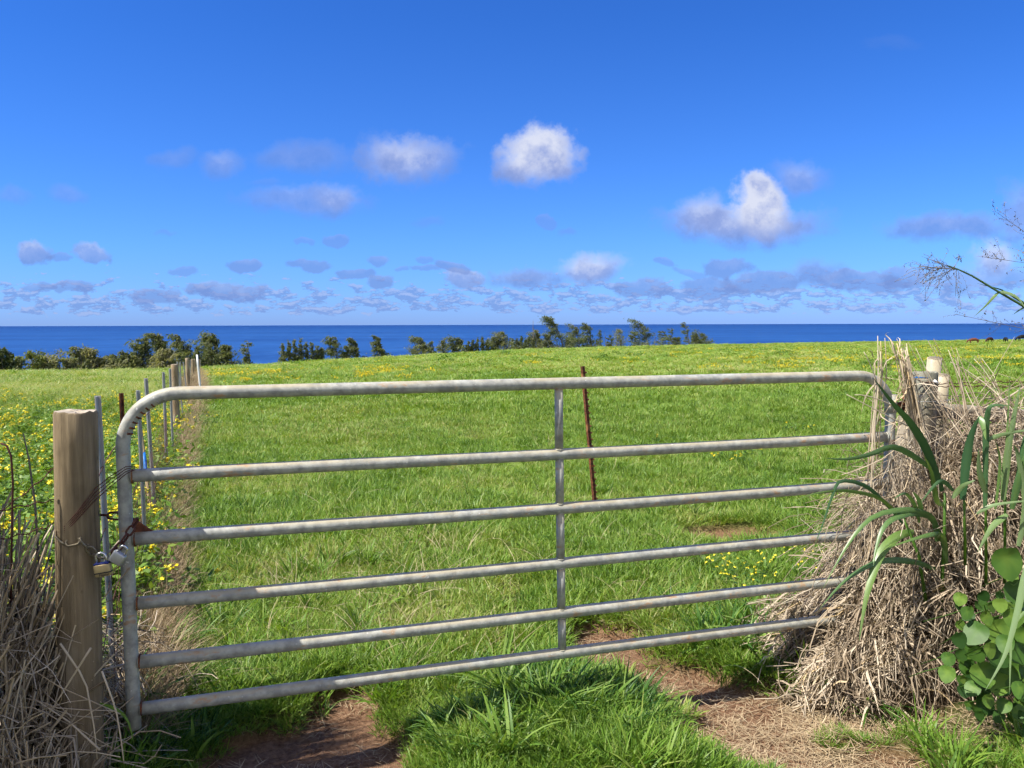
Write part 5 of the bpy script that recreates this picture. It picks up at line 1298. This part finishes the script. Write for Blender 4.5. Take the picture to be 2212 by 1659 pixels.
# ------------------------------------------------------------------ ironwood trees beyond the edge of the pasture
def tree(x, ytop, hw, lean, style, lab, group=None, ybase=None, tone=.45, mat=None, dY=None):
    t0 = (x - 1106) / 1698; D = float(crest(t0)) + (dY if dY is not None else (10 if x < 520 else 18)); 
    xb = t0 * D; zb = float(ground(xb, D)); top = P(x + lean, ytop, D); sc = D / 1698; H = top[2] - zb; hw = hw * sc * (2.3 if style == 'spire' else 1.95); le = lean * sc
    root = empty({'bare': 'bare_tree', 'bush': 'shrub'}.get(style, 'windswept_tree'), (xb, D, zb), lab, 'shrub' if style == 'bush' else 'tree', group)
    r0 = max(.10, H * .022); k = 10; tt = np.linspace(0, 1, k); hook = np.where(tt > .75, (tt - .75) ** 2 * 6, 0)
    if style in ('flag', 'dense', 'sparse'): xb -= le * .45; le *= 1.5
    axis_ = np.stack([xb + le * (tt ** 1.6) + rng.normal(0, .04 * H * .2, k) * tt, D + rng.normal(0, .1, k) * tt, zb - .3 + (H + .3) * tt], -1)
    tr = MB(); tr.tube(axis_, np.linspace(r0, r0 * .18, k), 7); cr = MB(); cl = []
    def ax(t): return np.stack([np.interp(t, tt, axis_[:, q]) for q in range(3)], -1)
    nb = {'bare': 10, 'sparse': 13, 'bush': 12}.get(style, 24); lo = .06 if style != 'sparse' else .28
    for q in range(nb):
        t = lo + (.97 - lo) * ((q + rng.uniform(0, 1)) / nb) ** 1.35; a0 = ax(np.array([t]))[0]; az = rng.uniform(0, 6.3)
        prof = {'flag': (1 - t) ** 1.0 * (1.25 if t < .35 else 1.05) + .07, 'dense': max(1 - t ** 1.7, .12), 'bush': math.sqrt(max(1 - t ** 2.5, .05)), 'sparse': .9 - .5 * t, 'bare': .5 * (1 - t) + .12, 'spire': (1 - t) ** .85 * 1.0 + .06}[style]
        l = hw * prof * rng.uniform(.55, 1.25) * (1.25 if math.cos(az) < 0 and t > .35 and style in ('flag', 'sparse', 'dense') else .8 if math.cos(az) > 0 and t > .45 else 1); d = np.array([math.cos(az) - .35, math.sin(az) * .8, rng.uniform(.1, .8) if style != 'spire' else rng.uniform(.5, 1.6)]); e = a0 + norm(d) * l * (1 if style != 'spire' else .9); mid = (a0 + e) / 2 + np.array([0, 0, l * .12])
        tr.tube([a0, mid, e], [r0 * .4 * (1 - t * .6), r0 * .25, r0 * .1], 5, caps=False)
        if style != 'bare':
            for f in (.35, .62, .85, 1.0): cl.append((a0 * (1 - f) + e * f + rng.normal(0, .05 * hw, 3), l))
        elif rng.uniform() < .4: cl.append((e, l))
    if style in ('flag', 'dense', 'sparse'):
        # plumes streaming away from the trade wind
        for q in range({'flag': 9, 'dense': 6, 'sparse': 6}[style]):
            t = rng.uniform(.4, .98); a0 = ax(np.array([t]))[0]; l = hw * (.95 - .55 * t) * rng.uniform(.7, 1.3); e = a0 + np.array([-l, rng.normal(0, .3) * l, l * rng.uniform(.1, .7)]); mid = (a0 + e) / 2 + np.array([0, 0, l * .16]); tr.tube([a0, mid, e], [r0 * .3, r0 * .2, r0 * .08], 5, caps=False)
            for f in (.5, .75, .95, 1.08): cl.append((a0 * (1 - f) + e * f, l))
    if style in ('flag', 'sparse', 'spire'):
        for t in np.linspace(.6, 1.0, 7): cl.append((ax(np.array([t]))[0] + rng.normal(0, .03 * hw, 3) + np.array([le * .35 * max(0, t - .8) * 4, 0, -abs(le) * .1 * max(0, t - .9) * 10]), hw * (.34 - .2 * (t - .6))))
    cs = max(.26, min(hw * .165, .85)) * (.7 if style in ('sparse', 'bare') else 1)
    for c, l in cl:
        cc = cs * min(1.15, .35 + .95 * l / hw); m = int(22 if style in ('flag', 'dense', 'bush') else 14); off = rng.normal(0, 1, (m, 3)) * cc * np.array([.85, .7, .42]); off[:, 0] -= np.abs(rng.normal(0, .2, m)) * cc
        base = c + off; d = norm(np.stack([rng.normal(-.55, .5, m), rng.normal(0, .5, m), rng.normal(-.1 if style != 'spire' else .8, .55, m)], -1)); ll = rng.uniform(.25, .62, m) * (cc / .6) ** .5
        Pn = bent(base, d, ll, rng.uniform(.1, .6, m), 3); tn = np.clip(rng.normal(tone, .2, m), 0, 1); cr.ribbons(Pn, np.repeat(rng.uniform(.03, .085, m)[:, None], 3, 1) * np.array([.7, 1, .25]), tn)
    tr.build('trunk', M_trunk, root)
    if cr.n: cr.build('crown', mat or M_crown, root)


def build_trees():
    g1 = 'windswept trees along the pasture edge'
    tree(1211, 688, 17, -17, 'flag', 'tallest dark windswept tree whose hooked tip rises above the sea horizon', g1, dY=14)
    tree(1251, 706, 17, -5, 'dense', 'broad dense dark tree just right of the tallest hooked tree', g1)
    tree(1277, 701, 14, -7, 'flag', 'dense tree with two bent tips touching the horizon, right of the broad dark one', g1)
    tree(1297, 714, 7, 0, 'spire', 'narrow spire shaped tree at the right end of the dense middle group', g1)
    tree(1311, 720, 4, -5, 'bare', 'thin bare leaning trunk between the dense group and the grey green bush', g1)
    tree(1322, 723, 7, -4, 'sparse', 'small flat topped sparse tree touching the grey green bushy tree', g1)
    tree(1341, 712, 16, -2, 'spire', 'grey green bushy tree with upright twigs standing alone above the sea', g1, tone=.75)
    tree(1373, 718, 8, -3, 'sparse', 'small sparse tree at the left foot of the tall leaning flag shaped tree', g1)
    tree(1397, 697, 19, -14, 'flag', 'tall flag shaped tree leaning left with its tip on the horizon', g1)
    tree(1413, 717, 6, 3, 'bare', 'bare grey twigs at the right side of the flag shaped tree', g1)
    tree(1438, 715, 9, -5, 'sparse', 'ragged sparse tree, left one of the thin pair right of the flag shaped tree', g1)
    tree(1451, 710, 8, 0, 'sparse', 'ragged sparse tree with a straight top, right one of the thin pair', g1)
    tree(1467, 727, 9, 0, 'dense', 'low dark bush like tree between the thin pair and the hooked bare tree', g1)
    tree(1487, 696, 8, -7, 'sparse', 'thin nearly leafless tree with a hooked top reaching the horizon', g1)
    tree(1507, 719, 9, -3, 'dense', 'round topped tree left of the last slanting tree', g1)
    tree(1526, 720, 15, -9, 'dense', 'last slanting flat topped tree at the right end of the row', g1)
    tree(1168, 712, 15, -8, 'flag', 'loose grey green tree left of the tallest hooked tree', g1, tone=.6)
    tree(1153, 692, 3, -1, 'bare', 'tall thin dead pole rising above the horizon', g1)
    tree(1189, 721, 10, -3, 'dense', 'low grey green tree filling the gap left of the tallest tree', g1, tone=.6)
    tree(1090, 717, 17, -4, 'flag', 'wide loose tree in the middle of the low spiky row', g1, tone=.6)
    for x, yt, hw in ((1013, 738, 6), (1022, 735, 6), (1033, 732, 7), (1044, 728, 7), (1055, 733, 6), (1066, 729, 7), (1074, 734, 6), (1108, 733, 6), (1117, 731, 6), (1127, 727, 7), (1136, 732, 6), (1144, 728, 7), (1153, 733, 6)):
        tree(x, yt, hw, 0, 'spire', 'small spiky tree in the low even row left of the tallest tree', 'small spiky trees in the low row', tone=.4)
    for x, yt, hw, lab in ((1025, 742, 16, 'low bush under the left spiky trees of the row'), (1062, 740, 18, 'low bush under the middle spiky trees of the row'), (1128, 739, 20, 'low bush under the spiky trees right of the wide loose tree'), (1178, 734, 14, 'low bush between the dead pole and the tallest tree'), (1232, 726, 12, 'low bush joining the tallest tree and the broad dense one')):
        tree(x, yt, hw * .7, 0, 'bush', lab, 'low bushes along the pasture edge', tone=.35)
    for x, yt, hw, lab in ((625, 750, 14, 'low bush at the left foot of the long conifer clump'), (655, 752, 16, 'low bush under the middle of the long conifer clump'), (685, 757, 14, 'low bush at the right foot of the long conifer clump'), (92, 776, 18, 'grey low scrub between the yellow green shrub and the wide grey brown one'), (128, 780, 18, 'dark low scrub right of the wide grey brown shrub'), (160, 776, 16, 'low scrub left of the ragged tree with bare limbs'), (228, 772, 16, 'low scrub at the right side of the wide grey tree'), (296, 770, 16, 'low scrub between the dark rounded tree and the tall dark tree')):
        tree(x, yt, hw * .7, 0, 'bush', lab, 'low bushes along the pasture edge', tone=.4 if x > 300 else .6)
    tree(998, 731, 17, -5, 'flag', 'dark clump of tree at the left end of the low spiky row', g1)
    tree(960, 734, 13, 0, 'spire', 'small feathery grey green tree left of the dark clump', g1, tone=.6)
    tree(938, 739, 7, -3, 'sparse', 'small ragged tree between the two feathery ones', g1)
    tree(916, 730, 16, -5, 'flag', 'feathery windswept tree fanning to the left', g1, tone=.55)
    tree(827, 728, 12, -8, 'flag', 'lone windswept tree leaning left halfway along the pasture edge', g1)
    tree(773, 735, 11, -6, 'flag', 'leaning slender tree right of the rounded dense tree', g1)
    tree(752, 748, 7, 0, 'dense', 'low bush like tree filling the space beside the rounded dense tree', g1)
    tree(729, 729, 16, -2, 'dense', 'rounded dense dark tree beside the long conifer clump', g1)
    for x, yt in ((615, 743), (627, 737), (640, 734), (652, 733), (665, 739), (677, 742), (689, 747), (698, 752)):
        tree(x, yt, 9, -2, 'spire', 'upright conifer in the long dense clump left of the rounded tree', 'conifers in the long clump', tone=.5)
    tree(540, 736, 10, -4, 'sparse', 'lone lollipop shaped tree with a bare trunk against the sea', g1)
    tree(471, 725, 26, -4, 'flag', 'tall pointed tree heading the mass right of the white pole', g1, dY=14)
    tree(455, 744, 12, 0, 'spire', 'upright spiky tree at the left of the pointed mass', g1); tree(500, 747, 15, -4, 'flag', 'drooping tree at the right foot of the pointed mass', g1); tree(432, 748, 9, -4, 'spire', 'two headed small tree just right of the fence posts', g1)
    tree(408, 721, 17, -26, 'flag', 'big arched tree bent left above the fence posts', g1, tone=.5, dY=12)
    tree(362, 722, 20, -14, 'flag', 'tall split crowned tree left of the arched one', g1, tone=.5); tree(366, 752, 16, 0, 'dense', 'pale bushy tree under the split crowned tree', g1, tone=.85, dY=6)
    tree(316, 731, 20, 3, 'flag', 'tall dark tree left of the split crowned tree', g1); tree(277, 763, 13, 0, 'dense', 'low dark rounded tree left of the tall dark tree', g1)
    tree(250, 765, 11, -3, 'dense', 'low rounded tree at the right end of the far left thicket', g1)
    tree(210, 755, 24, -8, 'flag', 'wide grey tree with bare branches in the far left thicket', g1, tone=.8); tree(178, 750, 15, -8, 'sparse', 'ragged tree with bare limbs pointing left above the thicket', g1, tone=.6)
    tree(146, 778, 15, 0, 'bush', 'low brownish shrub in the dip of the far left thicket', g1, tone=.7); tree(112, 768, 24, -4, 'bush', 'wide grey brown shrub right of the yellow green one', g1, tone=.8)
    tree(70, 764, 20, 0, 'bush', 'yellow green shrub in the far left thicket', g1, mat=M_crowny, tone=.6); tree(46, 772, 11, 0, 'bush', 'dull green shrub between the dark corner trees and the yellow green shrub', g1)
    tree(24, 762, 15, -4, 'dense', 'dark spreading tree second from the left picture edge', g1, tone=.25); tree(4, 752, 15, 0, 'dense', 'dark tree cut by the left picture edge', g1, tone=.2)


build_trees()
